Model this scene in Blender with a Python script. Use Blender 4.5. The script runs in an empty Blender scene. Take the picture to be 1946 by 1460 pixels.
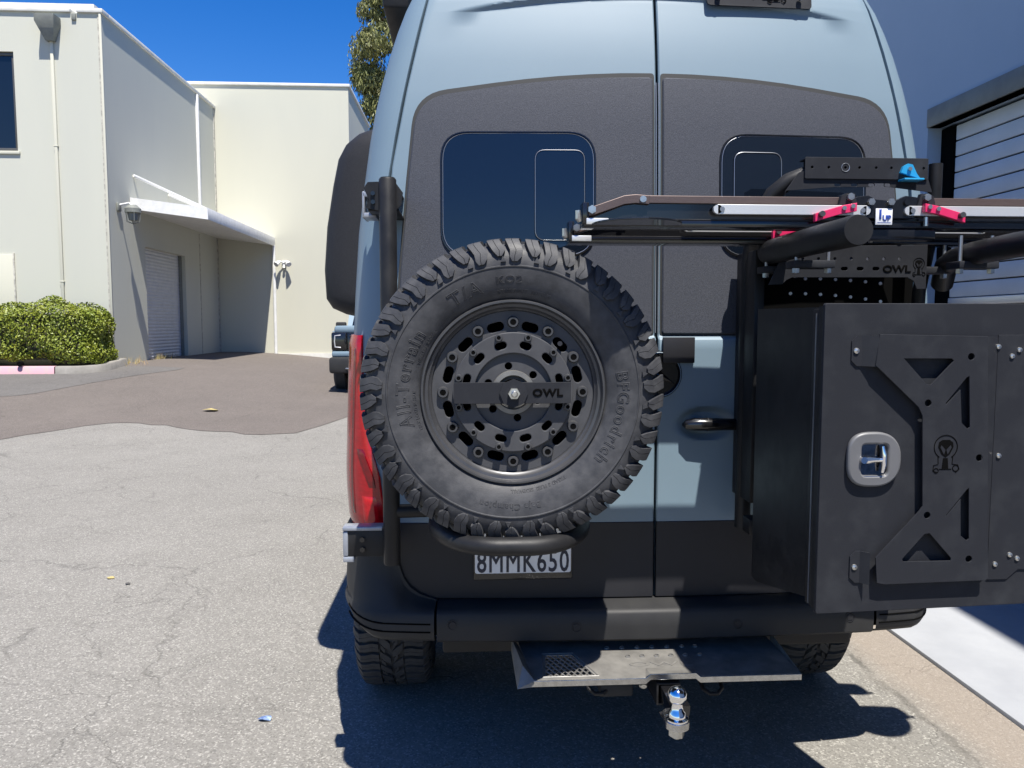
import bpy, bmesh, math, random
from mathutils import Vector, Matrix
random.seed(7)
PI = math.pi
R = math.radians
scn = bpy.context.scene
COL = scn.collection

# ---------------------------------------------------------------- camera, sky, sun, exposure
CAM_Z = 1.5
YAW, PITCH, FPX = R(3.25), R(4.4976), 1462.0
cd = bpy.data.cameras.new('camera'); cam = bpy.data.objects.new('camera', cd); COL.objects.link(cam)
cam.location = (0, 0, CAM_Z); cam.rotation_euler = (PI/2 - PITCH, 0, -YAW)
cd.sensor_width = 36; cd.lens = 36*FPX/1946; cd.clip_end = 3000; cd.clip_start = 0.02
scn.camera = cam
SUN = Vector((0.28, -1.0, 2.35)).normalized()          # towards the sun
EL = math.asin(SUN.z)
w = bpy.data.worlds.new('World'); scn.world = w; w.use_nodes = True
nt = w.node_tree; bgn = nt.nodes['Background']
sky = nt.nodes.new('ShaderNodeTexSky'); sky.sky_type = 'NISHITA'; sky.sun_disc = False
sky.sun_elevation = EL; sky.sun_rotation = math.atan2(SUN.x, SUN.y)
sky.altitude = 0; sky.air_density = 1.0; sky.dust_density = 0.2; sky.ozone_density = 3.5
hs = nt.nodes.new('ShaderNodeHueSaturation'); hs.inputs['Saturation'].default_value = 1.42; hs.inputs['Hue'].default_value = .515
nt.links.new(sky.outputs[0], hs.inputs['Color']); nt.links.new(hs.outputs[0], bgn.inputs[0])
bgn.inputs[1].default_value = 0.086
sd = bpy.data.lights.new('sun', 'SUN'); sd.energy = 5.0; sd.angle = R(0.53); sd.color = (1, .955, .88)
so = bpy.data.objects.new('sun', sd); COL.objects.link(so)
so.rotation_euler = (-SUN).to_track_quat('-Z', 'Y').to_euler(); so.location = (6, -10, 20)
scn.view_settings.view_transform = 'Standard'; scn.view_settings.look = 'None'
scn.view_settings.exposure = 0.95; scn.view_settings.gamma = 1
scn.render.engine = 'CYCLES'

# ---------------------------------------------------------------- helpers
def at(px, py, Y):
    """point of the plane Y seen at a pixel of the 1946x1460 photograph"""
    f = Vector((math.sin(YAW)*math.cos(PITCH), math.cos(YAW)*math.cos(PITCH), -math.sin(PITCH)))
    r = Vector((math.cos(YAW), -math.sin(YAW), 0)); u = r.cross(f)
    d = f + r*((px-973)/FPX) + u*((730-py)/FPX)
    p = d*(Y/d.y); return Vector((p.x, Y, p.z+CAM_Z))

WPOS = {}
def thing(name, label, cat, loc, group=None):
    o = bpy.data.objects.new(name, None); COL.objects.link(o); o.location = loc
    o.empty_display_size = .1
    WPOS[o] = Vector(loc); tag(o, label, cat, group); return o
def tag(o, label, cat=None, group=None, kind=None):
    if label: o['label'] = label
    if cat: o['category'] = cat
    if group: o['group'] = group
    if kind: o['kind'] = kind
    return o
def link_mesh(name, me, mat, parent=None, smooth=35, kind=None):
    """link a mesh given in world coordinates as one object with its origin in its own middle"""
    me.name = name
    n = len(me.vertices)
    xs = [v.co for v in me.vertices]
    c = Vector(((min(v.x for v in xs)+max(v.x for v in xs))/2, (min(v.y for v in xs)+max(v.y for v in xs))/2, min(v.z for v in xs)))
    me.transform(Matrix.Translation(-c))
    o = bpy.data.objects.new(name, me); COL.objects.link(o)
    if parent is not None:
        o.parent = parent; o.location = c - WPOS[parent]
    else:
        o.location = c
    WPOS[o] = c
    me.materials.clear()
    for m in (mat if isinstance(mat, (list, tuple)) else [mat]): me.materials.append(m)
    if smooth:
        me.shade_smooth(); me.set_sharp_from_angle(angle=R(smooth))
    if kind: o['kind'] = kind
    return o
def twin(src, parent, delta, rot=None):
    """copy of a mesh object sharing its mesh data, moved by delta"""
    o = src.copy(); COL.objects.link(o); o.parent = parent
    c = WPOS[src] + Vector(delta); o.location = c - (WPOS[parent] if parent else Vector()); WPOS[o] = c
    if rot: o.rotation_euler = rot
    return o
def copy_tree(root, delta, rz=0, label=None):
    r = root.copy(); COL.objects.link(r); r.location = root.location + Vector(delta); r.rotation_euler.z += rz
    WPOS[r] = WPOS[root] + Vector(delta)
    if label: r['label'] = label
    for ch in list(root.children):
        c = ch.copy(); COL.objects.link(c); c.parent = r; WPOS[c] = WPOS[ch] + Vector(delta)
        for g in list(ch.children):
            e = g.copy(); COL.objects.link(e); e.parent = c; WPOS[e] = WPOS[g] + Vector(delta)
    return r

class MB:
    def __init__(s): s.v = []; s.f = []
    def add(s, vs, fs):
        k = len(s.v); s.v += [tuple(p) for p in vs]; s.f += [tuple(i+k for i in f) for f in fs]; return s
    def addmesh(s, me, M=None):
        vs = [(M @ v.co if M else v.co.copy()) for v in me.vertices]
        return s.add(vs, [tuple(p.vertices) for p in me.polygons])
    def box(s, x0, x1, y0, y1, z0, z1, b=0, M=None):
        bm = bmesh.new(); bmesh.ops.create_cube(bm, size=1)
        for v in bm.verts: v.co = Vector(((x0+x1)/2+v.co.x*(x1-x0), (y0+y1)/2+v.co.y*(y1-y0), (z0+z1)/2+v.co.z*(z1-z0)))
        if b: bmesh.ops.bevel(bm, geom=bm.edges[:], offset=b, segments=2, affect='EDGES', profile=.5)
        bm.verts.index_update()
        s.add([(M @ v.co if M else v.co) for v in bm.verts], [[v.index for v in f.verts] for f in bm.faces]); bm.free(); return s
    def tube(s, path, r, n=12, cap=True, closed=False):
        path = [Vector(p) for p in path]; m = len(path); rings = []
        up = None
        for i, p in enumerate(path):
            if closed: t = path[(i+1) % m]-path[i-1]
            else: t = path[min(i+1, m-1)]-path[max(i-1, 0)]
            t.normalize()
            if up is None:
                a = Vector((0, 0, 1)) if abs(t.z) < .9 else Vector((1, 0, 0)); up = (a - t*a.dot(t)).normalized()
            else: up = (up - t*up.dot(t)).normalized()
            q = t.cross(up); rr = r[i] if isinstance(r, (list, tuple)) else r
            rings.append([p + (up*math.cos(2*PI*k/n)+q*math.sin(2*PI*k/n))*rr for k in range(n)])
        vs = [x for g in rings for x in g]; fs = []
        for i in range(m if closed else m-1):
            j = (i+1) % m
            for k in range(n): fs.append((i*n+k, i*n+(k+1) % n, j*n+(k+1) % n, j*n+k))
        if cap and not closed: fs += [tuple(range(n-1, -1, -1)), tuple((m-1)*n+k for k in range(n))]
        return s.add(vs, fs)
    def lathe(s, prof, n, mp, closed=False):
        """prof: list of (a, r); mp(a, r, theta) -> point"""
        vs = [mp(a, r, 2*PI*k/n) for a, r in prof for k in range(n)]; m = len(prof); fs = []
        for i in range(m if closed else m-1):
            j = (i+1) % m
            for k in range(n): fs.append((i*n+k, i*n+(k+1) % n, j*n+(k+1) % n, j*n+k))
        return s.add(vs, fs)
    def cyl(s, p, q, r, n=16): return s.tube([p, q], r, n)
    def prism(s, poly, fa, fb):
        """poly of 2-D points, fa/fb map them to the two end faces"""
        n = len(poly); vs = [fa(*p) for p in poly]+[fb(*p) for p in poly]
        return s.add(vs, [tuple(range(n)), tuple(range(2*n-1, n-1, -1))]+[(i, (i+1) % n, n+(i+1) % n, n+i) for i in range(n)])
    def grid(s, rows):
        n = len(rows[0]); vs = [p for r in rows for p in r]
        return s.add(vs, [(i*n+k, i*n+k+1, (i+1)*n+k+1, (i+1)*n+k) for i in range(len(rows)-1) for k in range(n-1)])
    def mesh(s, fix=True):
        me = bpy.data.meshes.new('m'); me.from_pydata(s.v, [], s.f); me.validate()
        if fix:
            bm = bmesh.new(); bm.from_mesh(me); bmesh.ops.recalc_face_normals(bm, faces=bm.faces[:]); bm.to_mesh(me); bm.free()
        return me
    def build(s, name, mat, parent=None, smooth=35, fix=True, kind=None):
        return link_mesh(name, s.mesh(fix), mat, parent, smooth, kind)

# ---- 2-D outlines
def circ(cx, cy, r, n=32): return [(cx+r*math.cos(2*PI*k/n), cy+r*math.sin(2*PI*k/n)) for k in range(n)]
def fillet(pts, rad, n=6):
    out = []; m = len(pts)
    for i in range(m):
        p = Vector((*pts[i][:2], 0)); a = Vector((*pts[i-1][:2], 0))-p; b = Vector((*pts[(i+1) % m][:2], 0))-p
        rr = pts[i][2] if len(pts[i]) > 2 else rad
        if rr <= 0: out.append((p.x, p.y)); continue
        an = a.angle(b); d = min(rr/math.tan(an/2), a.length*.49, b.length*.49)
        p0 = p+a.normalized()*d; p1 = p+b.normalized()*d
        for k in range(n+1):
            t = k/n; q = p0*(1-t)**2 + p*(2*t*(1-t)) + p1*t*t; out.append((q.x, q.y))
    return out
def rrect(x0, x1, y0, y1, r, n=6): return fillet([(x0, y0), (x1, y0), (x1, y1), (x0, y1)], r, n)
def slot(cx, cy, L, W, ang, n=6):
    pts = []
    for sgn in (1, -1):
        for k in range(n+1):
            a = -PI/2+PI*k/n; pts.append((sgn*((L-W)/2+W/2*math.cos(a)), sgn*W/2*math.sin(a)))
    c, s_ = math.cos(ang), math.sin(ang)
    return [(cx+x*c-y*s_, cy+x*s_+y*c) for x, y in pts]
FRONT = lambda y: Matrix(((1, 0, 0, 0), (0, 0, -1, y), (0, 1, 0, 0), (0, 0, 0, 1)))     # sheet facing the camera side, middle at Y = y
FLAT = lambda z: Matrix.Translation((0, 0, z))
def plate(polys, t, M, bevel=.0008):
    cu = bpy.data.curves.new('c', 'CURVE'); cu.dimensions = '2D'; cu.fill_mode = 'BOTH'
    cu.extrude = max(t/2-bevel, .0001); cu.bevel_depth = bevel; cu.bevel_resolution = 1
    for p in polys:
        sp = cu.splines.new('POLY'); sp.points.add(len(p)-1); sp.use_cyclic_u = True
        for i, q in enumerate(p): sp.points[i].co = (q[0], q[1], 0, 1)
    ob = bpy.data.objects.new('c', cu); me = bpy.data.meshes.new_from_object(ob)
    bpy.data.objects.remove(ob); bpy.data.curves.remove(cu)
    me.transform(M); return me
def text(body, size, ext, outline=0, space=1.0, align='CENTER', sx=1.0, bold=0):
    cu = bpy.data.curves.new('t', 'FONT'); cu.body = body; cu.size = size; cu.align_x = align; cu.align_y = 'CENTER'
    cu.space_character = space; cu.resolution_u = 3
    if outline: cu.fill_mode = 'NONE'; cu.bevel_depth = outline; cu.bevel_resolution = 1
    else:
        cu.extrude = ext
        if bold: cu.bevel_depth = bold; cu.bevel_resolution = 0
    ob = bpy.data.objects.new('t', cu); me = bpy.data.meshes.new_from_object(ob)
    bpy.data.objects.remove(ob); bpy.data.curves.remove(cu)
    if sx != 1: me.transform(Matrix.Diagonal((sx, 1, 1, 1)))
    return me
def smst(a, b, x):
    t = min(1, max(0, (x-a)/(b-a))); return t*t*(3-2*t)
def interp(tab, x):
    if x <= tab[0][0]: return tab[0][1]
    for (a, p), (b, q) in zip(tab, tab[1:]):
        if x <= b: return p+(q-p)*(x-a)/(b-a)
    return tab[-1][1]

# ---------------------------------------------------------------- materials
def mat(name, col, rough=.5, metal=0, col2=None, ns=8, lo=.35, hi=.65, bump=0, bs=200, coat=0, rough2=None, spec=.5, island=None, detail=5, stretch=None):
    m = bpy.data.materials.new(name); m.use_nodes = True; t = m.node_tree; b = t.nodes['Principled BSDF']
    L = t.links.new; N = t.nodes.new
    b.inputs['Base Color'].default_value = (*col, 1); b.inputs['Roughness'].default_value = rough
    b.inputs['Metallic'].default_value = metal; b.inputs['Specular IOR Level'].default_value = spec
    b.inputs['Coat Weight'].default_value = coat; b.inputs['Coat Roughness'].default_value = .08
    tc = N('ShaderNodeTexCoord'); src = tc.outputs['Object']
    if stretch:
        mp = N('ShaderNodeMapping'); mp.inputs['Scale'].default_value = stretch; L(src, mp.inputs[0]); src = mp.outputs[0]
    m['src'] = 1
    if col2 or rough2 is not None:
        nz = N('ShaderNodeTexNoise'); nz.inputs['Scale'].default_value = ns; nz.inputs['Detail'].default_value = detail; nz.inputs['Roughness'].default_value = .6
        L(src, nz.inputs['Vector'])
        mr = N('ShaderNodeMapRange'); mr.inputs[1].default_value = lo; mr.inputs[2].default_value = hi; L(nz.outputs[0], mr.inputs[0])
        fac = mr.outputs[0]
        if col2:
            mx = N('ShaderNodeMix'); mx.data_type = 'RGBA'; mx.inputs[6].default_value = (*col, 1); mx.inputs[7].default_value = (*col2, 1)
            L(fac, mx.inputs[0]); out = mx.outputs[2]
            if island:
                g = N('ShaderNodeNewGeometry'); mx2 = N('ShaderNodeMix'); mx2.data_type = 'RGBA'; mx2.inputs[7].default_value = (*island, 1)
                L(g.outputs['Random Per Island'], mx2.inputs[0]); L(out, mx2.inputs[6]); out = mx2.outputs[2]
            L(out, b.inputs['Base Color'])
        if rough2 is not None:
            mr2 = N('ShaderNodeMapRange'); mr2.inputs[3].default_value = rough; mr2.inputs[4].default_value = rough2
            L(fac, mr2.inputs[0]); L(mr2.outputs[0], b.inputs['Roughness'])
    if bump:
        nb = N('ShaderNodeTexNoise'); nb.inputs['Scale'].default_value = bs; nb.inputs['Detail'].default_value = 2; L(tc.outputs['Object'], nb.inputs['Vector'])
        bp = N('ShaderNodeBump'); bp.inputs['Strength'].default_value = bump; bp.inputs['Distance'].default_value = .002
        L(nb.outputs[0], bp.inputs['Height']); L(bp.outputs[0], b.inputs['Normal'])
    return m

M = {}
M['paint'] = mat('blue_grey_paint', (.146, .208, .256), .5, 0, (.153, .215, .263), 3, coat=.05)
M['liner'] = mat('textured_black_liner', (.042, .046, .058), .6, 0, (.060, .064, .079), 300, .42, .6, bump=.35, bs=420, spec=.25)
M['panel_black'] = mat('matte_black_wrap', (.017, .017, .020), .42, 0, (.022, .022, .025), 5, rough2=.5, spec=.25)
M['plastic'] = mat('bumper_plastic', (.024, .024, .025), .5, 0, (.031, .031, .031), 6, bump=.15, bs=500, rough2=.58, spec=.22)
M['powder'] = mat('black_powder_coat', (.011, .011, .012), .38, 0, (.017, .017, .018), 14, bump=.18, bs=700, rough2=.5, spec=.25)
M['dusty'] = mat('dusty_black_sheet', (.020, .021, .025), .5, 0, (.034, .036, .040), 11, .48, .85, bump=.1, bs=600, rough2=.6, spec=.16)
M['gloss_black'] = mat('gloss_black', (.008, .008, .009), .18, 0, coat=.4)
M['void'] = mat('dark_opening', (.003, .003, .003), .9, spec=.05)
M['rubber'] = mat('tyre_rubber', (.038, .039, .043), .46, 0, (.068, .069, .074), 26, .4, .75, bump=.2, bs=420, rough2=.72, spec=.22)
M['rubber_dirty'] = mat('road_tyre_rubber', (.03, .03, .03), .75, 0, (.05, .048, .045), 18, bump=.2, bs=300)
M['wheel'] = mat('anthracite_wheel', (.052, .053, .058), .38, .06, (.066, .067, .072), 18, bump=.05, bs=600, rough2=.48, spec=.22)
M['wheel_lip'] = mat('satin_wheel_lip', (.05, .051, .055), .32, .3, (.064, .064, .068), 10, rough2=.4)
M['bronze'] = mat('grey_bronze_hub', (.2, .195, .18), .45, .4, (.16, .155, .145), 30)
M['steel'] = mat('zinc_steel', (.6, .6, .58), .28, .9, (.45, .44, .4), 40)
M['chrome'] = mat('chrome', (.85, .85, .86), .05, 1)
M['nickel'] = mat('brushed_hitch_metal', (.52, .52, .52), .25, 1, (.4, .4, .4), 60)
M['silver'] = mat('silver_anodised', (.72, .72, .71), .34, .55, (.66, .66, .65), 30, stretch=(4, 40, 40))
M['brown'] = mat('brown_anodised_bar', (.105, .075, .068), .36, .45, (.135, .1, .09), 20, stretch=(2, 90, 90))
M['pink'] = mat('crimson_lever', (.62, .018, .10), .4, .1, (.68, .03, .13), 12, coat=.2)
M['cyan'] = mat('cyan_bracket', (.02, .28, .55), .35, .2, (.03, .33, .6), 20)
M['white'] = mat('white_label', (.75, .75, .76), .4, 0, (.68, .68, .7), 20)
M['print_blue'] = mat('blue_print', (.015, .05, .28), .45)
M['ink'] = mat('plate_ink', (.012, .014, .03), .5)
M['red_lens'] = mat('red_lens', (.36, .002, .008), .15, 0, (.27, .0015, .005), 30, coat=.2, stretch=(1, 1, 3))
M['red_deep'] = mat('deep_red_lens', (.10, .001, .003), .15, 0, (.15, .002, .005), 60, coat=.2)
M['red_bright'] = mat('bright_red_lens', (.50, .003, .010), .15, 0, (.38, .002, .007), 50, coat=.2)
M['clear'] = mat('clear_bracket_film', (.30, .32, .36), .25, .3, (.22, .24, .28), 25, rough2=.4)
M['glass'] = mat('privacy_glass', (.005, .008, .014), .03, spec=.7)
M['flare'] = mat('black_flare_moulding', (.016, .016, .018), .6, 0, (.022, .022, .024), 200, bump=.3, bs=420, spec=.25)
M['trim'] = mat('thin_metal_trim', (.3, .31, .33), .3, .7)
M['step'] = mat('worn_step_plate', (.20, .193, .178), .42, .15, (.12, .116, .108), 12, bump=.12, bs=400, rough2=.52)
M['gasket'] = mat('rubber_gasket', (.02, .021, .022), .7)
M['latch'] = mat('latch_plastic', (.105, .106, .11), .45, 0, (.12, .12, .125), 12)
M['dark_chrome'] = mat('dark_polished_pan', (.25, .25, .26), .12, 1, (.1, .1, .1), 40)
# ---------------------------------------------------------------- ground
def gz(x, y):
    t = smst(9.5, 18.5, y); l = min(1, max(0, (-.5-x)/7)); l = l*l*(3-2*l)
    return t*(.10+.50*l)
def asphalt(name, c1, c2, spk, stain, cracks=1.0, sandy=None):
    m = bpy.data.materials.new(name); m.use_nodes = True; t = m.node_tree; b = t.nodes['Principled BSDF']; N = t.nodes.new; L = t.links.new
    b.inputs['Roughness'].default_value = .88; b.inputs['Specular IOR Level'].default_value = .25
    g = N('ShaderNodeNewGeometry'); P_ = g.outputs['Position']
    def noise(sc, det=4, ro=.6, vec=None):
        n = N('ShaderNodeTexNoise'); n.inputs['Scale'].default_value = sc; n.inputs['Detail'].default_value = det; n.inputs['Roughness'].default_value = ro
        L(vec or P_, n.inputs['Vector']); return n
    def ramp(src, lo, hi, a=0, c=1):
        r = N('ShaderNodeMapRange'); r.inputs[1].default_value = lo; r.inputs[2].default_value = hi; r.inputs[3].default_value = a; r.inputs[4].default_value = c
        L(src, r.inputs[0]); return r.outputs[0]
    def mix(f, a, c, mode='MIX'):
        x = N('ShaderNodeMix'); x.data_type = 'RGBA'; x.blend_type = mode
        if isinstance(f, float): x.inputs[0].default_value = f
        else: L(f, x.inputs[0])
        for i, q in ((6, a), (7, c)):
            if isinstance(q, tuple): x.inputs[i].default_value = (*q, 1)
            else: L(q, x.inputs[i])
        return x.outputs[2]
    def mul(a, c):
        x = N('ShaderNodeMath'); x.operation = 'MULTIPLY'; L(a, x.inputs[0])
        if isinstance(c, float): x.inputs[1].default_value = c
        else: L(c, x.inputs[1])
        return x.outputs[0]
    big = noise(.7, 6, .65); col = mix(ramp(big.outputs[0], .35, .68), c1, c2)
    med = noise(4.5, 6, .7); col = mix(ramp(med.outputs[0], .5, .72, 0, .5), col, stain)
    # aggregate: light and dark chips
    vo = N('ShaderNodeTexVoronoi'); vo.inputs['Scale'].default_value = 150; L(P_, vo.inputs['Vector'])
    sx = N('ShaderNodeSeparateColor'); L(vo.outputs['Color'], sx.inputs[0])
    col = mix(ramp(sx.outputs[0], .72, .98, 0, .7), col, spk)
    col = mix(ramp(sx.outputs[1], .62, .98, 0, .5), col, tuple(q*.45 for q in c1))
    fine = noise(240, 3, .6); col = mix(ramp(fine.outputs[0], .3, .5, .42, 0), col, tuple(q*.35 for q in c1))
    # cracks
    wv = noise(2.2, 5, .6); vm = N('ShaderNodeVectorMath'); vm.operation = 'MULTIPLY_ADD'; vm.inputs[1].default_value = (.5, .5, 0)
    L(wv.outputs['Color'], vm.inputs[0]); L(P_, vm.inputs[2])
    ck = []
    for sc, wd, lo, hi in ((.5, .0035, .38, .52), (1.7, .008, .46, .60), (4.2, .017, .52, .64)):
        ve = N('ShaderNodeTexVoronoi'); ve.feature = 'DISTANCE_TO_EDGE'; ve.inputs['Scale'].default_value = sc; L(vm.outputs[0], ve.inputs['Vector'])
        line = ramp(ve.outputs['Distance'], wd*.25, wd, 1, 0)
        mk = noise(.45+sc*.25, 2); line = mul(line, ramp(mk.outputs[0], lo, hi)); ck.append(line)
    mx = N('ShaderNodeMath'); mx.operation = 'MAXIMUM'; L(ck[0], mx.inputs[0]); L(ck[1], mx.inputs[1])
    mx2 = N('ShaderNodeMath'); mx2.operation = 'MAXIMUM'; L(mx.outputs[0], mx2.inputs[0]); L(ck[2], mx2.inputs[1])
    crack = mul(mx2.outputs[0], .9*cracks); col = mix(crack, col, tuple(q*.28 for q in c1))
    if sandy:
        sp = N('ShaderNodeSeparateXYZ'); L(P_, sp.inputs[0])
        ad = N('ShaderNodeMath'); ad.operation = 'MULTIPLY_ADD'; nn = noise(2.5, 5, .7); L(nn.outputs[0], ad.inputs[0]); ad.inputs[1].default_value = .16; L(sp.outputs[0], ad.inputs[2])
        f = mul(ramp(ad.outputs[0], 1.76, 1.92), .62); col = mix(f, col, mix(ramp(fine.outputs[0], .35, .7), sandy, tuple(q*1.35 for q in sandy)))
        # worn gutter groove
        ab = N('ShaderNodeMath'); ab.operation = 'SUBTRACT'; L(ad.outputs[0], ab.inputs[0]); ab.inputs[1].default_value = 1.80
        aa = N('ShaderNodeMath'); aa.operation = 'ABSOLUTE'; L(ab.outputs[0], aa.inputs[0])
        g2 = noise(3, 3); f = mul(ramp(aa.outputs[0], .008, .024, 1, 0), ramp(g2.outputs[0], .4, .6, .1, .7)); col = mix(f, col, tuple(q*.42 for q in c1))
    L(col, b.inputs['Base Color'])
    h = N('ShaderNodeMath'); h.operation = 'MULTIPLY_ADD'; L(crack, h.inputs[0]); h.inputs[1].default_value = -2.0
    hh = N('ShaderNodeMath'); hh.operation = 'ADD'; L(fine.outputs[0], hh.inputs[0]); L(sx.outputs[2], hh.inputs[1]); L(hh.outputs[0], h.inputs[2])
    bp = N('ShaderNodeBump'); bp.inputs['Strength'].default_value = .75; bp.inputs['Distance'].default_value = .004; L(h.outputs[0], bp.inputs['Height']); L(bp.outputs[0], b.inputs['Normal'])
    return m
M['asphalt'] = asphalt('weathered_asphalt', (.200, .191, .172), (.232, .222, .201), (.42, .405, .365), (.172, .164, .147), .42, (.235, .195, .158))
M['red_asphalt'] = asphalt('brown_asphalt', (.126, .109, .097), (.146, .126, .112), (.25, .225, .2), (.112, .098, .089), .25)
M['dark_asphalt'] = asphalt('dark_asphalt', (.116, .109, .102), (.136, .128, .119), (.22, .21, .2), (.105, .10, .094), .5)
M['concrete'] = mat('pale_concrete', (.30, .31, .325), .8, 0, (.235, .245, .262), 2.2, .35, .7, bump=.3, bs=120, detail=9)

def lines(lo, hi, steps):
    out = [lo]
    while out[-1] < hi: out.append(out[-1]+interp(steps, out[-1]))
    return out
xs = lines(-260, 260, [(-260, 60), (-40, 12), (-14, .8), (4, .8), (12, 6), (60, 60)])
ys = lines(-120, 420, [(-120, 40), (-6, 2), (3, .7), (24, .7), (34, 6), (90, 60)])
g = MB().grid([[(x, y, gz(x, y)) for x in xs] for y in ys]).build('ground', M['asphalt'], smooth=60)
tag(g, 'weathered pale grey asphalt lot with fine cracks', kind='structure')
def draped(name, rows, m, lift, label):
    """rows: (y, xa, xb) strips laid on the ground"""
    n = 26
    o = MB().grid([[(xa+(xb-xa)*k/n, y, gz(xa+(xb-xa)*k/n, y)+lift) for k in range(n+1)] for y, xa, xb in rows]).build(name, m, smooth=60)
    return tag(o, label, kind='structure')
def edge_y(x):      # wavy near edge of the brown asphalt
    return interp([(-14, 9.6), (-6.6, 9.65), (-6.1, 9.85), (-5.8, 10.7), (-5.3, 11.35), (-4.8, 11.45), (-3.6, 10.75), (-2.7, 10.4), (-2.3, 10.55), (-2.0, 11.8), (-1.7, 13.1), (-1.2, 14.6), (0, 16.2), (3.5, 17.5)], x)+.05*math.sin(x*7)+.03*math.sin(x*17)
xx = [-16+i*.22 for i in range(90)]
o = MB().grid([[(x, edge_y(x)+(27.5-edge_y(x))*(j/34), gz(x, edge_y(x)+(27.5-edge_y(x))*(j/34))+.006) for x in xx] for j in range(35)]).build('driveway', M['red_asphalt'], smooth=60)
tag(o, 'brown patched asphalt driveway rising to the cream building', kind='structure')
def dk(x): return interp([(-15, 12.0), (-7.6, 13.6), (-6.6, 15.9), (-6.2, 16.8)], x)
xx = [-15+i*.22 for i in range(41)]
o = MB().grid([[(x, dk(x)+(17.2-dk(x))*j/12, gz(x, dk(x)+(17.2-dk(x))*j/12)+.011) for x in xx] for j in range(13)]).build('road', M['dark_asphalt'], smooth=60)
tag(o, 'darker old asphalt in front of the painted kerb', kind='structure')
# concrete apron in front of the grey building, in slabs
for i, (y0, y1) in enumerate(((-6, 1.6), (1.61, 7.4), (7.41, 13), (13.01, 19), (19.01, 30))):
    s_ = MB().box(2.045, 3.49, y0, y1, -.05, .018, .006).build('pavement', M['concrete'])
    tag(s_, 'pale concrete apron slab along the grey building', kind='structure')

# ---------------------------------------------------------------- cream buildings at the back left
M['stucco'] = mat('cream_painted_wall', (.49, .49, .415), .85, 0, (.468, .47, .403), 1.0, .42, .72, bump=.25, bs=40, detail=9, stretch=(1, 1, .22))
M['stucco_b'] = mat('warm_cream_wall', (.505, .495, .405), .85, 0, (.485, .478, .395), .8, .42, .72, bump=.25, bs=40, detail=9, stretch=(1, 1, .25))
M['coping'] = mat('white_coping', (.66, .65, .6), .6, 0, (.56, .55, .5), 3, bump=.1, bs=60)
M['white_metal'] = mat('white_painted_metal', (.72, .72, .70), .45, 0, (.62, .62, .6), 6)
M['shutter'] = mat('galvanised_shutter', (.55, .56, .57), .5, .1, (.49, .50, .51), 5)
M['conduit'] = mat('grey_pipe', (.19, .20, .175), .6, 0, (.15, .155, .14), 8)
M['joint'] = mat('joint_sealant', (.30, .29, .25), .9, 0, (.5, .48, .42), 9, .4, .6)
M['win_frame'] = mat('bronze_window_frame', (.10, .095, .085), .4, .4)
XA, YA, YB = -7.82, 17.5, 24.85
ZA, ZB = at(217, 18, YA).z-.09, at(520, 158, YB).z-.09
XBR = -3.70
A = thing('warehouse', 'cream warehouse with downspout, tinted window and roll-up door under a canopy', 'building', (-14, 20, 0))
# front wall with window and door openings, in panels (no overlaps)
wx0, wx1, wz0, wz1 = -13.2, at(30, 200, YA).x, at(20, 287, YA).z, at(20, 98, YA).z
m = MB()
m.box(-26, wx0, YA, YA+.25, -.3, ZA); m.box(wx0, wx1, YA, YA+.25, -.3, wz0); m.box(wx0, wx1, YA, YA+.25, wz1, ZA)
m.box(wx1, XA, YA, YA+.25, -.3, ZA)
m.build('front_wall', M['stucco'], A, 0)
dy0, dy1 = 19.35, 22.0                        # roll-up door in the side wall
m = MB(); m.box(XA-.25, XA, YA+.25, dy0, -.3, ZA); m.box(XA-.25, XA, dy1, YB, -.3, ZA); m.box(XA-.25, XA, dy0, dy1, 3.36, ZA)
m.build('side_wall', M['stucco'], A, 0)
MB().box(-26, XA-.25, YA+.25, 40, 8.2, 8.4).build('roof', M['coping'], A, 0)
# coping, with the scupper gap in the front run
gx0, gx1 = at(134, 12, YA).x, at(146, 12, YA).x
MB().box(-26, gx0, YA-.05, YA+.3, ZA+.002, ZA+.09, .01).build('coping', M['coping'], A)
MB().box(gx1, XA+.05, YA-.05, YA+.3, ZA+.002, ZA+.09, .01).build('coping', M['coping'], A)
MB().box(XA-.3, XA+.05, YA+.305, YB, ZA+.002, ZA+.09, .01).build('coping', M['coping'], A)
MB().box(gx0+.02, gx1-.02, YA-.04, YA+.02, ZA-.16, ZA-.02, .01).build('scupper', M['conduit'], A)
# pilaster strip at the corner and caulked joint
jx = at(199, 300, YA).x
MB().box(jx-.035, jx-.005, YA-.012, YA, .3, ZA-.05).build('wall_joint', M['joint'], A)
MB().box(jx+.0, XA+.012, YA-.035, YA+.0, .3, ZA-.003, .008).build('corner_strip', M['stucco_b'], A)
# downspout and conductor head
dx = at(109, 300, YA).x
ds = MB().box(dx-.033, dx+.033, YA-.05, YA, .4, ZA-.55, .012).build('downspout', M['stucco_b'], A)
for zz in (2.4, 5.3): MB().box(dx-.045, dx+.045, YA-.056, YA-.002, zz, zz+.03, .004).build('strap', M['stucco_b'], ds)
m = MB(); h0, h1 = ZA-.62, ZA-.13
lo = [(dx-.08, YA-.12, h0), (dx+.08, YA-.12, h0), (dx+.08, YA-.01, h0), (dx-.08, YA-.01, h0)]
mid = [(dx-.2, YA-.3, h0+.34), (dx+.2, YA-.3, h0+.34), (dx+.2, YA-.01, h0+.34), (dx-.2, YA-.01, h0+.34)]
hi = [(p[0], p[1], h1) for p in mid]
m.add(lo+mid+hi, [(3, 2, 1, 0), (8, 9, 10, 11)]+[(a+i, a+(i+1) % 4, a+4+(i+1) % 4, a+4+i) for a in (0, 4) for i in range(4)])
m.build('conductor_head', M['conduit'], ds)
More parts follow.
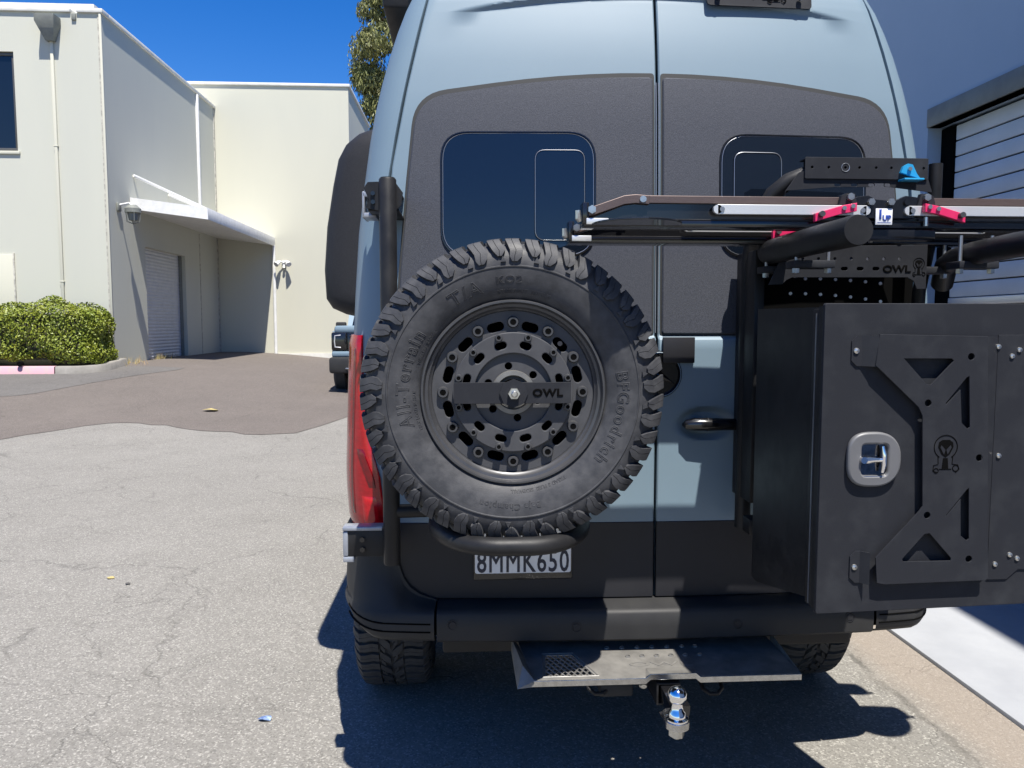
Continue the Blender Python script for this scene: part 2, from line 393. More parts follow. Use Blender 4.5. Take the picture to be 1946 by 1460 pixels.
# window
wn = MB()
for (a, b_, c, d) in ((wx0, wx1, wz0, wz0+.07), (wx0, wx1, wz1-.07, wz1), (wx1-.07, wx1, wz0+.071, wz1-.071), (wx0, wx0+.07, wz0+.071, wz1-.071)):
    wn.box(a+.002, b_-.002, YA+.05, YA+.13, c, d, .004)
wn = wn.build('window', M['win_frame'], A)
MB().box(wx0+.06, wx1-.06, YA+.08, YA+.095, wz0+.06, wz1-.06).build('pane', M['glass'], wn, 0)
MB().box(wx0+.05, wx1-.05, YA+.2, YA+.22, wz0+1.35, wz0+1.5).build('blind_rail', M['coping'], wn)
MB().box(wx0-.04, wx1+.05, YA-.04, YA+.04, wz0-.07, wz0-.004, .006).build('sill', M['stucco_b'], wn)
# flush man door behind the hedge
ddx = at(26, 500, YA).x
md = MB().box(ddx-1.0, ddx, YA-.03, YA+.0, .5, 3.0, .006).build('door', M['stucco_b'], A)
MB().box(ddx+.004, ddx+.03, YA-.04, YA-.002, .5, 3.03, .003).build('door_frame', M['joint'], md)
# roll-up door: corrugated curtain, guides
m = MB(); rows = []; n = 36
for i in range(n*4+1):
    z = .30+(3.36-.30)*i/(n*4); d = .007*math.sin(2*PI*i/4+.6)
    rows.append([(XA-.17+d, y, z) for y in (dy0+.05, dy1-.05)])
rd = m.grid(rows).build('roll_up_door', M['shutter'], A, 25)
for y in (dy0+.03, dy1-.03): MB().box(XA-.18, XA-.10, y-.03, y+.03, .3, 3.358, .004).build('guide', M['conduit'], rd)
# wall joints and pipe on the side wall
py_ = 23.0
MB().box(XA+.0, XA+.07, 23.2, 23.3, 4.35, ZA-.03, .008).build('wall_pipe', M['white_metal'], A)
MB().box(XA+.0, XA+.012, 23.15, 23.2, .35, 4.1).build('wall_joint', M['joint'], A)
MB().box(XA+.0, XA+.02, YB-.1, YB-.02, .35, ZA).build('wall_joint', M['joint'], A)
# canopy
cz = 4.16; xo = -6.08; yc0 = 18.6
def cant(x, y, z): return (x, y, z-.125*(x-XA))
poly = [(XA+.002, yc0), (xo, yc0), (xo, YB-.003), (XA+.002, YB-.003)]
can = MB().prism(poly, lambda x, y: cant(x, y, cz+.235), lambda x, y: cant(x, y, cz)).build('canopy', M['white_metal'], A)
MB().box(xo+.002, xo+.03, yc0, YB-.003, cz-.24, cz+.03, .006).build('fascia', M['white_metal'], can)
MB().prism([(XA+.01, cz-.012), (xo+.03, cz-.24), (xo+.03, cz+.03), (XA+.01, cz+.25)], lambda x, z: (x, yc0-.032, z), lambda x, z: (x, yc0-.002, z)).build('fascia', M['white_metal'], can)
MB().cyl((XA+.02, yc0+.2, 4.95), (xo-.15, yc0+2.6, cz+.05), .035, 10).build('stay_rod', M['white_metal'], can)
MB().cyl((XA+.02, yc0+2.3, 4.85), (xo-.1, yc0+3.6, cz+.05), .035, 10).build('stay_rod', M['white_metal'], can)
# second building
B = thing('warehouse', 'taller plain cream warehouse block behind the canopy', 'building', (-6, 27, 0))
MB().box(XA-3, XBR, YB, YB+5, -.3, ZB).build('wall', M['stucco_b'], B, 0)
MB().box(XA-3.04, XBR+.05, YB-.05, YB+.3, ZB+.002, ZB+.09, .01).build('coping', M['coping'], B)
MB().box(XBR-.25, XBR+.05, YB+.305, YB+5, ZB+.002, ZB+.09, .01).build('coping', M['coping'], B)
pxp = at(523, 560, YB).x
MB().cyl((pxp, YB-.06, gz(pxp, YB)-.05), (pxp, YB-.06, 3.95), .05, 10).build('drain_pipe', M['white_metal'], B)
MB().box(XA+.5, XBR-.0, YB-.035, YB-.002, .0, gz(-5, YB)+.10).build('wall_base', M['coping'], B, 0)
# wall light on the side wall and floodlight on the second block
q = at(236, 400, 17.95)
wl = thing('wall_light', 'caged wall light on a short bracket beside the canopy', 'wall light', (XA, 17.95, q.z-.1))
MB().box(XA+.002, XA+.05, 17.87, 18.03, q.z-.02, q.z+.16, .01).build('mount', M['conduit'], wl)
MB().tube([(XA+.05, 17.95, q.z+.12), (XA+.25, 17.95, q.z+.16), (XA+.33, 17.95, q.z+.1)], .025, 8).build('arm', M['white_metal'], wl)
mp = lambda a, r, th: (XA+.33+r*math.cos(th), 17.95+r*math.sin(th), q.z+a)
MB().lathe([(.12, .001), (.12, .08), (.04, .17), (-.05, .17), (-.07, .12), (-.22, .09), (-.24, .001)], 14, mp).build('lamp_housing', M['conduit'], wl)
for k in range(6):
    a = k*PI/3; MB().tube([(XA+.33+.16*math.cos(a), 17.95+.16*math.sin(a), q.z-.04), (XA+.33+.14*math.cos(a), 17.95+.14*math.sin(a), q.z-.25), (XA+.33, 17.95, q.z-.3)], .008, 5).build('guard_wire', M['conduit'], wl)
q = at(539, 500, YB-.1)
fl = thing('floodlight', 'small twin-head floodlight on the taller cream block', 'floodlight', (q.x, YB, q.z-.2))
MB().box(q.x-.07, q.x+.07, YB-.06, YB-.002, q.z-.07, q.z+.07, .01).build('junction_box', M['white_metal'], fl)
for s_ in (-1, 1):
    MB().tube([(q.x, YB-.06, q.z), (q.x+s_*.1, YB-.14, q.z+.05)], .02, 8).build('arm', M['white_metal'], fl)
    mm = Vector((q.x+s_*.1, YB-.14, q.z+.05)); d_ = Vector((s_*.45, -.6, -.5)).normalized()
    MB().tube([mm, mm+d_*.07, mm+d_*.2], [.03, .06, .085], 12).build('lamp_head', M['white_metal'], fl)
MB().tube([(q.x, YB-.05, q.z-.06), (q.x, YB-.1, q.z-.16)], [.03, .045], 10).build('motion_sensor', M['white_metal'], fl)

# ---------------------------------------------------------------- planter kerb, hedge
M['kerb'] = mat('concrete_kerb', (.25, .235, .21), .85, 0, (.18, .17, .15), 5, bump=.3, bs=60)
M['kerb_pink'] = mat('faded_red_kerb', (.56, .30, .34), .8, 0, (.40, .33, .31), 6, .45, .65, bump=.2, bs=60)
kp = [(-16, 15.9), (-8.30, 15.9)]
kq = [(-8.28, 15.9), (-8.1, 15.9)] + [(-8.0+.58*math.sin(a), 16.48-.58*math.cos(a)) for a in [PI/2*k/8 for k in range(9)]] + [(-7.5, 17.4)]
def kerb_piece(path):
    m = MB(); rows = []
    for i, (x, y) in enumerate(path):
        a = path[max(0, i-1)]; c = path[min(len(path)-1, i+1)]; t = Vector((c[0]-a[0], c[1]-a[1])).normalized(); n_ = Vector((t.y, -t.x))
        z = gz(x, y); rows.append([(x-n_.x*d, y-n_.y*d, z+h) for d, h in ((.0, -.1), (.012, .14), (.03, .16), (.14, .165), (.155, .15), (.16, -.1))])
    return m.grid(rows)
K = thing('kerb', 'planter kerb with a faded pink painted length below the hedge', 'kerb', (-9, 15.9, gz(-9, 15.9)))
k1 = kerb_piece([(kp[0][0]+(kp[1][0]-kp[0][0])*i/20, 15.9) for i in range(21)]).build('painted_section', M['kerb_pink'], K, 40)
k1['label'] = 'kerb length painted faded pink'
MB().tube([at(36, 692, 15.86), at(36, 692, 15.86)+Vector((0, .1, 0))], .05, 12).build('drain_hole', M['void'], K)
kerb_piece(kq).build('bare_section', M['kerb'], K, 40)
M['soil'] = mat('planter_soil', (.07, .05, .035), .95, 0, (.11, .08, .05), 20, bump=.5, bs=60)
so_ = MB().grid([[(x, y, gz(x, y)+.09) for x in [-16+i*.4 for i in range(21)]+[-7.75]] for y in (16.05, 16.8, 17.48)]).build('soil_bed', M['soil'])
tag(so_, 'brown soil bed behind the kerb under the hedge', kind='structure')
M['leaf'] = mat('hedge_leaf', (.13, .185, .018), .45, 0, (.24, .25, .022), 3.0, .35, .65, island=(.16, .195, .02), spec=.4)
M['twig'] = mat('hedge_twigs', (.022, .028, .010), .9, 0, (.045, .04, .02), 12)
def leaf_cloud(samples, size, aspect, droop=0):
    m = MB(); rnd = random.Random(11)
    for p, nrm in samples:
        n_ = (nrm+Vector((rnd.gauss(0, .55), rnd.gauss(0, .55), rnd.gauss(0, .55)))).normalized()
        a = Vector((rnd.gauss(0, 1), rnd.gauss(0, 1), rnd.gauss(0, 1)-droop)); a = (a-n_*a.dot(n_))
        if a.length < .01: continue
        a.normalize(); b_ = n_.cross(a); s = size*rnd.uniform(.65, 1.3)
        m.add([p-a*s*.5, p+b_*s*aspect*.5+n_*s*.06, p+a*s*.5-n_*s*.08, p-b_*s*aspect*.5+n_*s*.06], [(0, 1, 2), (0, 2, 3)])
    return m
hx0, hx1, hy0, hy1, hz0, hz1 = -12.0, -7.60, 16.1, 17.3, .66, 1.86
rnd = random.Random(3)
def hbump(x, y, z): return .06*math.sin(x*3.1+z*2)+.05*math.sin(x*7.3+y*5)+.04*math.sin(z*9+x*4)+.05*math.sin(y*8+x*2)
sam = []
while len(sam) < 19000:
    fc = rnd.random(); x, y, z = rnd.uniform(hx0, hx1), rnd.uniform(hy0, hy1), rnd.uniform(hz0, hz1)
    if fc < .42: y = hy0; nn = Vector((0, -1, .25))
    elif fc < .78: z = hz1; nn = Vector((0, -.1, 1))
    else: x = hx1; nn = Vector((1, 0, .2))
    c = Vector(((hx0+hx1)/2, (hy0+hy1)/2, (hz0+hz1)/2)); hw = Vector(((hx1-hx0)/2, (hy1-hy0)/2, (hz1-hz0)/2))
    u_ = Vector(((x-c.x)/hw.x, (y-c.y)/hw.y, (z-c.z)/hw.z))
    # round the box edges
    rad = .28; px_ = [max(0, abs(u_[i])*hw[i]-(hw[i]-rad)) for i in range(3)]; L_ = math.sqrt(sum(q*q for q in px_))
    if L_ > rad:
        u_ = Vector([math.copysign((hw[i]-rad)+px_[i]*rad/L_ if px_[i] > 0 else abs(u_[i])*hw[i], u_[i])/hw[i] for i in range(3)])
        nn = Vector([math.copysign(px_[i], u_[i]) for i in range(3)]).normalized()
    p = Vector((c.x+u_.x*hw.x, c.y+u_.y*hw.y, c.z+u_.z*hw.z)); d = hbump(*p)-abs(rnd.gauss(0, .09))+.05
    sam.append((p+nn.normalized()*d, nn.normalized()))
HG = thing('hedge', 'clipped green box hedge behind the painted kerb', 'hedge', (-9.8, 16.7, gz(-9.8, 16.7)))
leaf_cloud(sam, .062, .55).build('foliage', M['leaf'], HG, 0, fix=False, kind='stuff')
MB().box(hx0, hx1-.16, hy0+.16, hy1-.05, hz0-.05, hz1-.16, .15).build('inner_branches', M['twig'], HG)
for i in range(9):
    x = hx0+.3+i*.5; MB().tube([(x, 16.6, gz(x, 16.6)), (x+.05, 16.65, hz0+.3)], .025, 6).build('stem', M['twig'], HG)

# ---------------------------------------------------------------- tree behind the second block
M['bark'] = mat('pale_bark', (.22, .17, .12), .9, 0, (.12, .09, .065), 6, bump=.4, bs=30)
M['gum'] = mat('drooping_leaf', (.16, .175, .055), .5, 0, (.25, .235, .08), 1.2, .35, .65, island=(.11, .125, .045), spec=.35)
T = thing('eucalyptus_tree', 'tall gum tree with drooping olive foliage rising behind the cream block', 'tree', (-2.6, 34, 0))
rnd = random.Random(21)
MB().tube([(-2.6, 34, -.1), (-2.5, 34.1, 4), (-2.8, 34, 8), (-2.5, 33.9, 11.5), (-2.6, 34, 14.5)], [.34, .28, .22, .14, .05], 10).build('trunk', M['bark'], T)
cl = []
for i in range(54):
    z = rnd.uniform(8.8, 15.2); rr = interp([(8.5, 1.3), (10, 1.75), (12, 2.15), (14, 1.9), (15.6, .7)], z)
    a = rnd.uniform(0, 2*PI); d = rr*math.sqrt(rnd.random())*.92
    cl.append((Vector((-2.6+d*math.cos(a), 34+d*math.sin(a), z)), rnd.uniform(.45, .8)))
for c, rr in [((-4.05, 33.4, 14.6), .55), ((-4.2, 33.2, 13.0), .65), ((-4.25, 33.5, 11.8), .55), ((-4.0, 33.2, 10.6), .5), ((-3.7, 33.4, 9.6), .45), ((-3.6, 33.2, 15.0), .5)]: cl.append((Vector(c), rr))
sam = []
for c, rr in cl:
    for k in range(560):
        v = Vector((rnd.gauss(0, 1), rnd.gauss(0, 1), rnd.gauss(0, 1))).normalized()
        p = c+Vector((v.x*rr, v.y*rr, v.z*rr*.75))*rnd.uniform(.55, 1.08); p.z -= abs(rnd.gauss(0, .22))*(v.x*v.x+v.y*v.y)
        sam.append((p, Vector((v.x, v.y, v.z*.5+.25)).normalized()))
leaf_cloud(sam, .24, .26, droop=2.6).build('crown', M['gum'], T, 0, fix=False, kind='stuff')
for c, rr in cl[::6]:
    t0 = Vector((-2.6, 34, c.z-1.6)); MB().tube([t0, (t0+c)/2+Vector((0, 0, .35)), c], [.09, .06, .02], 6).build('limb', M['bark'], T)

# ---------------------------------------------------------------- grey-blue building on the right
M['navy_wall'] = mat('slate_blue_wall', (.335, .42, .51), .8, 0, (.31, .395, .485), 1.2, .35, .7, bump=.15, bs=80)
M['slat'] = mat('pale_door_slat', (.62, .65, .66), .55, 0, (.56, .59, .60), 4)
M['dark_room'] = mat('dark_interior', (.03, .03, .032), .9)
M['rust_red'] = mat('dark_red_steel', (.16, .03, .02), .6, 0, (.11, .022, .016), 5)
XW = 3.5; oy0, oy1, oz = 1.3, 5.8, 2.98
C = thing('workshop_building', 'slate blue workshop with a half-raised sectional door', 'building', (5, 10, 0))
m = MB(); m.box(XW, XW+.24, -8, oy0, -.2, 8.2); m.box(XW, XW+.24, oy1, 34, -.2, 8.2); m.box(XW, XW+.24, oy0, oy1, oz, 8.2)
m.build('wall', M['navy_wall'], C, 0)
MB().box(XW+.24, XW+6, 33.8, 34, -.2, 8.2).build('end_wall', M['navy_wall'], C, 0)
MB().box(XW+.24, XW+6, -8, 34, 8.0, 8.15).build('roof', M['dark_room'], C, 0)
m = MB(); m.box(XW+6, XW+6.2, -8, 34, -.2, 8.2); m.box(XW+.24, XW+6, -8, -7.8, -.2, 8.2); m.build('back_wall', M['dark_room'], C, 0)
MB().box(XW+.26, XW+6, -7.7, 33.7, -.1, .0).build('floor', M['dark_room'], C, 0)
MB().box(XW-.014, XW+.10, oy0-.14, oy1+.0, oz+.0, oz+.14, .006).build('door_head_trim', M['conduit'], C)
MB().box(XW+.105, XW+.235, oy1-.16, oy1-.003, 0, oz-.01, .006).build('door_track', M['void'], C)
dr = MB().box(XW+.145, XW+.18, oy0+.005, oy1-.165, 1.68, oz-.004).build('sectional_door', M['gloss_black'], C)
nsl = 11; zt = 1.695; hh = (oz-.01-zt)/nsl
s0 = MB().box(XW+.118, XW+.1445, oy0+.005, oy1-.165, zt, zt+hh-.010, .006).build('slat', M['slat'], dr)
for i in range(1, nsl): twin(s0, dr, (0, 0, i*hh))
MB().box(XW+.108, XW+.19, oy0+.005, oy1-.165, 1.635, 1.69, .006).build('bottom_rail', M['silver'], dr)
sh = thing('storage_rack', 'dark red steel rack inside the open workshop door', 'rack', (5.6, 5.4, 0))
for zz in (.5, 1.2, 1.62): MB().box(5.2, 6.0, 2.4, 6.6, zz, zz+.10, .004).build('beam', M['rust_red'], sh)
for yy in (2.4, 4.4, 6.5): MB().box(5.2, 5.28, yy, yy+.08, 0, 2.2, .004).build('upright', M['rust_red'], sh)

# ---------------------------------------------------------------- parked truck up the driveway
TX0, TX1, TY = -2.72, -.72, 15.2
tz = gz(-2.2, 15.2)-.01
tc_ = (TX0+TX1)/2
TR = thing('parked_truck', 'grey-blue lifted truck with black bumper parked nose out up the driveway', 'truck', (tc_, TY+2.5, tz))
m = MB(); m.box(TX0+.04, TX1-.04, TY+.08, TY+1.5, tz+.62, tz+1.26, .07); m.box(TX0+.06, TX1-.06, TY+1.5, TY+5.3, tz+.6, tz+1.28, .07); m.build('body', M['paint'], TR)
m = MB(); m.box(TX0+.10, TX1-.10, TY+.05, TY+1.55, tz+1.20, tz+1.345, .05); m.build('hood', M['paint'], TR)
m = MB(); pr = [(TY+1.3, 1.25), (TY+1.95, 1.9), (TY+3.9, 1.92), (TY+4.2, 1.25)]
m.prism(pr, lambda y, z: (TX0+.16, y, tz+z), lambda y, z: (TX1-.16, y, tz+z)); m.build('cab', M['paint'], TR)
m = MB(); m.add([(TX0+.26, TY+1.345, tz+1.33), (TX1-.26, TY+1.345, tz+1.33), (TX1-.3, TY+1.855, tz+1.84), (TX0+.3, TY+1.855, tz+1.84)], [(0, 1, 2, 3)]); m.build('windscreen', M['glass'], TR)
m = MB(); m.box(TX0+.36, TX1-.36, TY+.0, TY+.10, tz+.80, tz+1.2, .02); gr = m.build('grille', M['gloss_black'], TR)
for i in range(4): MB().box(TX0+.4, TX1-.4, TY-.014, TY+.02, tz+.86+i*.09, tz+.885+i*.09, .004).build('bar', M['plastic'], gr)
for a, b_ in ((TX0+.05, TX0+.355), (TX1-.355, TX1-.05)):
    hl = MB().box(a, b_, TY+.0, TY+.12, tz+.86, tz+1.22, .035).build('headlight', M['gloss_black'], TR)
    cx = a+.075 if a < tc_ else b_-.075; sg = 1 if a < tc_ else -1
    MB().tube([(cx+sg*.11, TY-.004, tz+1.16), (cx, TY-.004, tz+1.15), (cx-sg*.01, TY-.004, tz+1.04), (cx, TY-.004, tz+.93), (cx+sg*.11, TY-.004, tz+.92)], .012, 8).build('running_light', M['silver'], hl)
MB().box(TX0+.06, TX1-.06, TY-.03, TY+.12, tz+.74, tz+.845, .03).build('valance', M['paint'], TR)
bp_ = MB().box(TX0+.02, TX1-.02, TY-.14, TY+.12, tz+.42, tz+.735, .05).build('bumper', M['plastic'], TR)
for xx_ in (TX0+.4, TX1-.4): MB().tube([(xx_-.04, TY-.14, tz+.52), (xx_-.04, TY-.2, tz+.52), (xx_+.04, TY-.2, tz+.52), (xx_+.04, TY-.14, tz+.52)], .014, 8).build('tow_hook', M['steel'], bp_)
wheel_m = None
for wy in (TY+.85, TY+4.2):
    for sx_, wx in ((-1, TX0+.135), (1, TX1-.135)):
        if wheel_m is None:
            mp = lambda a, r, th: (wx+a, wy+r*math.cos(th), tz+.42+r*math.sin(th))
            wheel_m = MB().lathe([(-.1, .22), (-.135, .26), (-.14, .34), (-.125, .39), (-.09, .42), (.09, .42), (.125, .39), (.14, .34), (.135, .26), (.1, .22)], 36, mp).build('tyre', M['rubber_dirty'], TR)
            wr = MB().lathe([(-.11, .001), (-.12, .08), (-.09, .18), (-.105, .235), (.105, .235), (.09, .18), (.12, .08), (.11, .001)], 24, mp).build('rim', M['wheel'], TR); w0 = Vector((wx, wy, 0))
        else:
            d = Vector((wx, wy, 0))-w0; twin(wheel_m, TR, d); twin(wr, TR, d)
MB().box(TX0+.3, TX1-.3, TY+.2, TY+5, tz+.3, tz+.62).build('underbody', M['void'], TR)
for sx_, xm in ((-1, TX0-.02), (1, TX1+.02)): MB().box(xm-.11, xm+.11, TY+1.6, TY+1.72, tz+1.22, tz+1.42, .03).build('mirror', M['plastic'], TR)

# ---------------------------------------------------------------- litter and weeds
def scrap(name, p, s, m, label, cat, seed):
    r_ = random.Random(seed); n_ = 7; z = gz(p[0], p[1])+.006
    ring = [(p[0]+s*(.7+.5*r_.random())*math.cos(2*PI*k/n_)*1.3, p[1]+s*(.7+.5*r_.random())*math.sin(2*PI*k/n_), z+s*r_.uniform(0, .45)) for k in range(n_)]
    mb = MB().add([(p[0], p[1], z+s*.5)]+ring+[(q[0], q[1], q[2]-.003) for q in ring], [(0, 1+k, 1+(k+1) % n_) for k in range(n_)]+[(1+k, 1+n_+k, 1+n_+(k+1) % n_, 1+(k+1) % n_) for k in range(n_)])
    return tag(mb.build(name, m, None, 0), label, cat)
def gpt(px, py):
    d = at(px, py, 1.0)-Vector((0, 0, CAM_Z)); t = 1.0
    for _ in range(40):
        x, y = d.x*t, d.y*t; t = (gz(x, y)-CAM_Z)/d.z
    return (d.x*t, d.y*t)
M['blue_scrap'] = mat('blue_foil', (.05, .10, .28), .3, .2, (.3, .4, .6), 60)
M['dry_leaf'] = mat('dry_leaf', (.42, .36, .14), .8, 0, (.3, .22, .1), 40)
M['grey_scrap'] = mat('stone_chip', (.09, .085, .08), .9)
scrap('foil_scrap', gpt(505, 1369), .022, M['blue_scrap'], 'crumpled blue foil scrap on the asphalt beside the van shadow', 'scrap', 1)
scrap('dry_leaf', gpt(210, 1100), .016, M['dry_leaf'], 'single small yellow leaf on the pale asphalt', 'leaf', 2)
scrap('dry_leaf', gpt(400, 729), .10, M['dry_leaf'], 'yellow leaf litter in the middle of the brown driveway', 'leaf', 3)
scrap('stone_chip', gpt(243, 1111), .014, M['grey_scrap'], 'dark stone chip lying near the small yellow leaf', 'stone', 4)
M['weed'] = mat('dry_weeds', (.16, .18, .05), .7, 0, (.40, .24, .13), 4, island=(.3, .24, .1))
for i, (px_, py_2, lab) in enumerate(((235, 692, 'dry orange weeds at the warehouse wall corner'), (300, 682, 'small green weeds by the roll-up door sill'))):
    q = gpt(px_, py_2); r_ = random.Random(i+5); mb = MB()
    for k in range(90):
        x = max(q[0]+r_.gauss(0, .22), XA+.04); y = q[1]+r_.gauss(0, .3); z = gz(x, y); h = r_.uniform(.05, .2); dx_ = r_.gauss(0, .05); dy_ = r_.gauss(0, .05)
        mb.add([(x-.006, y, z), (x+.006, y, z), (x+dx_, y+dy_, z+h)], [(0, 1, 2)])
    tag(mb.build('weeds', M['weed'], None, 0, fix=False), lab, 'weeds')
# ---------------------------------------------------------------- the van
VX = .61                      # centre line
W_T = [(.40, .975), (.7, 1.0), (.98, 1.02), (1.49, 1.0), (1.81, .98), (2.14, .935), (2.30, .90), (2.46, .855), (2.57, .818), (2.68, .765), (2.76, .68), (2.81, .54), (2.835, .35)]
Y_T = [(.40, 2.465), (1.45, 2.47), (1.9, 2.485), (2.2, 2.502), (2.4, 2.527), (2.6, 2.572), (2.7, 2.625), (2.76, 2.70), (2.81, 2.80), (2.835, 2.95)]
def sm(tab, x):                # smoothed table look-up
    return sum(interp(tab, x+d)*k for d, k in ((-.06, .2), (-.03, .2), (0, .2), (.03, .2), (.06, .2)))
def hw(z): return sm(W_T, z)
def yr(z): return sm(Y_T, z)
CA, CB = .12, .16
def rear(x, z):
    w_ = hw(z); a = abs(x); y = yr(z)+.045*(min(a, w_)/w_)**2
    e = (a-(w_-CA))/CA
    if e > 0: y += CB*(1-math.sqrt(max(0, 1-min(e, 1)**2)))
    return y
def plan(z, s):
    """s 0..1 rear face, 1..2 round the corner, 2..3 along the side; returns (x, y) of the right half"""
    w_ = hw(z)
    if s <= 1: x = (w_-CA)*s; return x, rear(x, z)
    base = yr(z)+.045
    if s <= 2:
        a = (s-1)*PI/2; return w_-CA+CA*math.sin(a), base+CB*(1-math.cos(a))-.045*(1-((w_-CA+CA*math.sin(a))/w_)**2)
    return w_, base+CB+(s-2)*1.0
def pnorm(z, s):
    a = plan(z, max(0, s-.01)); b_ = plan(z, s+.01); t = Vector((b_[0]-a[0], b_[1]-a[1])).normalized(); return Vector((t.y, -t.x))
XD_T = [(.40, .86), (.9, .865), (1.4, .885), (1.9, .868), (2.0, .855), (2.25, .806), (2.55, .738), (2.68, .70), (2.9, .6)]
def xd(z): return sm(XD_T, z)
V = thing('van', 'blue-grey high-roof camper van seen from its rear doors', 'van', (VX, 5.4, 0))
FL_T = [(.4, 8.35), (1.15, 8.3), (1.3, 7.9), (1.45, 7.35), (2.3, 6.75), (2.6, 6.4), (2.835, 5.7)]
# body shell: right half rows mirrored
zs = [.55, .57, .6, .7, .85, 1.0, 1.2, 1.4, 1.6, 1.8, 1.95, 2.1, 2.2, 2.3, 2.4, 2.48, 2.55, 2.62, 2.68, 2.72, 2.76, 2.785, 2.81, 2.825, 2.835]
def shell_row(z):
    w_ = hw(z); d = xd(z); row = []
    for k in range(4): x = d*k/3; row.append((x, rear(x, z)+.03))
    row.append((d, rear(d, z)+.03)); row.append((d+.003, rear(d+.003, z)+.006)); row.append((d+.006, rear(d+.006, z)))
    n_ = 10
    for k in range(1, n_+1):
        e0 = max(0.0, (d+.006-(w_-CA))/CA); a0 = math.asin(min(.99, e0)) if e0 > 0 else -1
        if a0 < 0:
            if k <= 2: x = d+.006+(w_-CA-d-.006)*k/2; row.append((x, rear(x, z))); continue
            a = PI/2*(k-2)/(n_-2)
        else: a = a0+(PI/2-a0)*k/n_
        row.append((w_-CA+CA*math.sin(a), yr(z)+.045*((w_-CA+CA*math.sin(a))/w_)**2+CB*(1-math.cos(a))))
    yy = row[-1][1]; fr = interp(FL_T, z)
    for k in range(1, 7): row.append((w_, yy+(fr-yy)*k/6))
    row.append((w_*.97, fr+.08)); row.append((0, fr+.14)); return row
m = MB()
for sg in (1, -1):
    rows = [[(VX+sg*x, y, z) for x, y in shell_row(z)] for z in zs]
    rows.insert(0, [(VX, y, .55) for x, y in shell_row(.55)]); rows.append([(VX, y, 2.84) for x, y in shell_row(2.835)])
    m.grid(rows)
me = m.mesh(); bm = bmesh.new(); bm.from_mesh(me); bmesh.ops.remove_doubles(bm, verts=bm.verts[:], dist=.0004); bmesh.ops.recalc_face_normals(bm, faces=bm.faces[:]); bm.to_mesh(me); bm.free()
body = link_mesh('body', me, M['paint'], V, 38)

def patch(poly, off=0.0, th=.012, b=.003, ncol=14, nrow=24, dfun=None, y_of=rear):
    """sheet with the outline poly (x from the van's middle, z), lying on the rear surface, off metres proud"""
    z0 = min(p[1] for p in poly); z1 = max(p[1] for p in poly); H = z1-z0
    zz = {z0, z0+b, z1-b, z1}
    for k in range(1, nrow): zz.add(z0+H*k/nrow)
    for p in poly:
        if z0+b < p[1] < z1-b: zz.add(p[1])
    if dfun and hasattr(dfun, 'zs'): zz |= {q for q in dfun.zs if z0 < q < z1}
    zz = sorted(zz); zz = [q for i, q in enumerate(zz) if i == 0 or q-zz[i-1] > 1e-5]
    def span(z):
        xs_ = []
        for i in range(len(poly)):
            (xa, za), (xb, zb) = poly[i-1], poly[i]
            if (za <= z <= zb) or (zb <= z <= za):
                if abs(zb-za) < 1e-9: xs_ += [xa, xb]
                else: xs_.append(xa+(xb-xa)*(z-za)/(zb-za))
        return min(xs_), max(xs_)
    rows = []; back = []
    for i, z in enumerate(zz):
        xa, xb = span(min(max(z, z0+1e-6), z1-1e-6)); W = xb-xa; bb = min(b, W*.2)
        cx = [xa, xa+bb]+[xa+bb+(W-2*bb)*k/ncol for k in range(1, ncol)]+[xb-bb, xb]; row = []
        for k, x in enumerate(cx):
            low = b if (i in (0, len(zz)-1) or k in (0, len(cx)-1)) else 0
            row.append((VX+x, y_of(x, z)-off-(dfun(x, z) if dfun else 0)+low, z))
        rows.append(row); back.append((row[0], row[-1]))
    m_ = MB().grid(rows)
    rim = [r[0] for r in rows]+rows[-1][1:]+[r[-1] for r in rows[::-1]][1:]+rows[0][-2:0:-1]
    n_ = len(rim); m_.add(rim+[(p[0], p[1]+th, p[2]) for p in rim], [(i, (i+1) % n_, n_+(i+1) % n_, n_+i) for i in range(n_)])
    return m_
def mir(poly, s): return [(s*x, z) for x, z in poly] if s > 0 else [(s*x, z) for x, z in poly][::-1]
# rear doors
def crease(x, z):              # crease above the window panel, ledge below it
    a = abs(x); zc = 2.560-.075*(a/.72)**2; fade = smst(.80, .45, a) if a < .8 else 0
    up = .013*smst(-.012, .006, z-zc)*fade
    e = ((x-HX0)/.105)**2+((z-HZ0)/.058)**2
    return up + .014*smst(1.446, 1.462, 1.446+1.462-z) - (.024*(1-smst(.35, 1.0, e)) if e < 1 else 0)
HX0, HZ0 = at(1303, 808, 2.42).x-VX+.08, at(1303, 808, 2.42).z
crease.zs = [HZ0-.07+.007*k for k in range(21)]+[1.446+.004*k for k in range(5)]+[2.50+.006*k for k in range(20)]
dp = [(.0045, .60)]+fillet([(.848, .60, .17), (.862, 1.0, 0), (.884, 1.4, 0), (.868, 1.85, 0), (.855, 2.0, 0), (.806, 2.25, 0), (.738, 2.55, 0), (.69, 2.71, 0)], 0, 10)+[(.0045, 2.775)]
dp = [(.0045, .60)]+[(p[0]-.002, p[1]) for p in fillet([(.0, .60, 0), (.846, .60, .17), (.862, 1.0, 0), (.883, 1.4, 0), (.866, 1.85, 0), (.853, 2.0, 0), (.804, 2.25, 0), (.736, 2.55, 0), (.69, 2.71, 0)], 0, 10)[1:]]+[(.0045, 2.775)]
DOORS = {}
gas_m = M['gasket']
win_poly = rrect(.203, .694, 1.715, 2.107, .088, 8)
ven_poly = rrect(.248, .405, 1.765, 2.05, .032, 6)
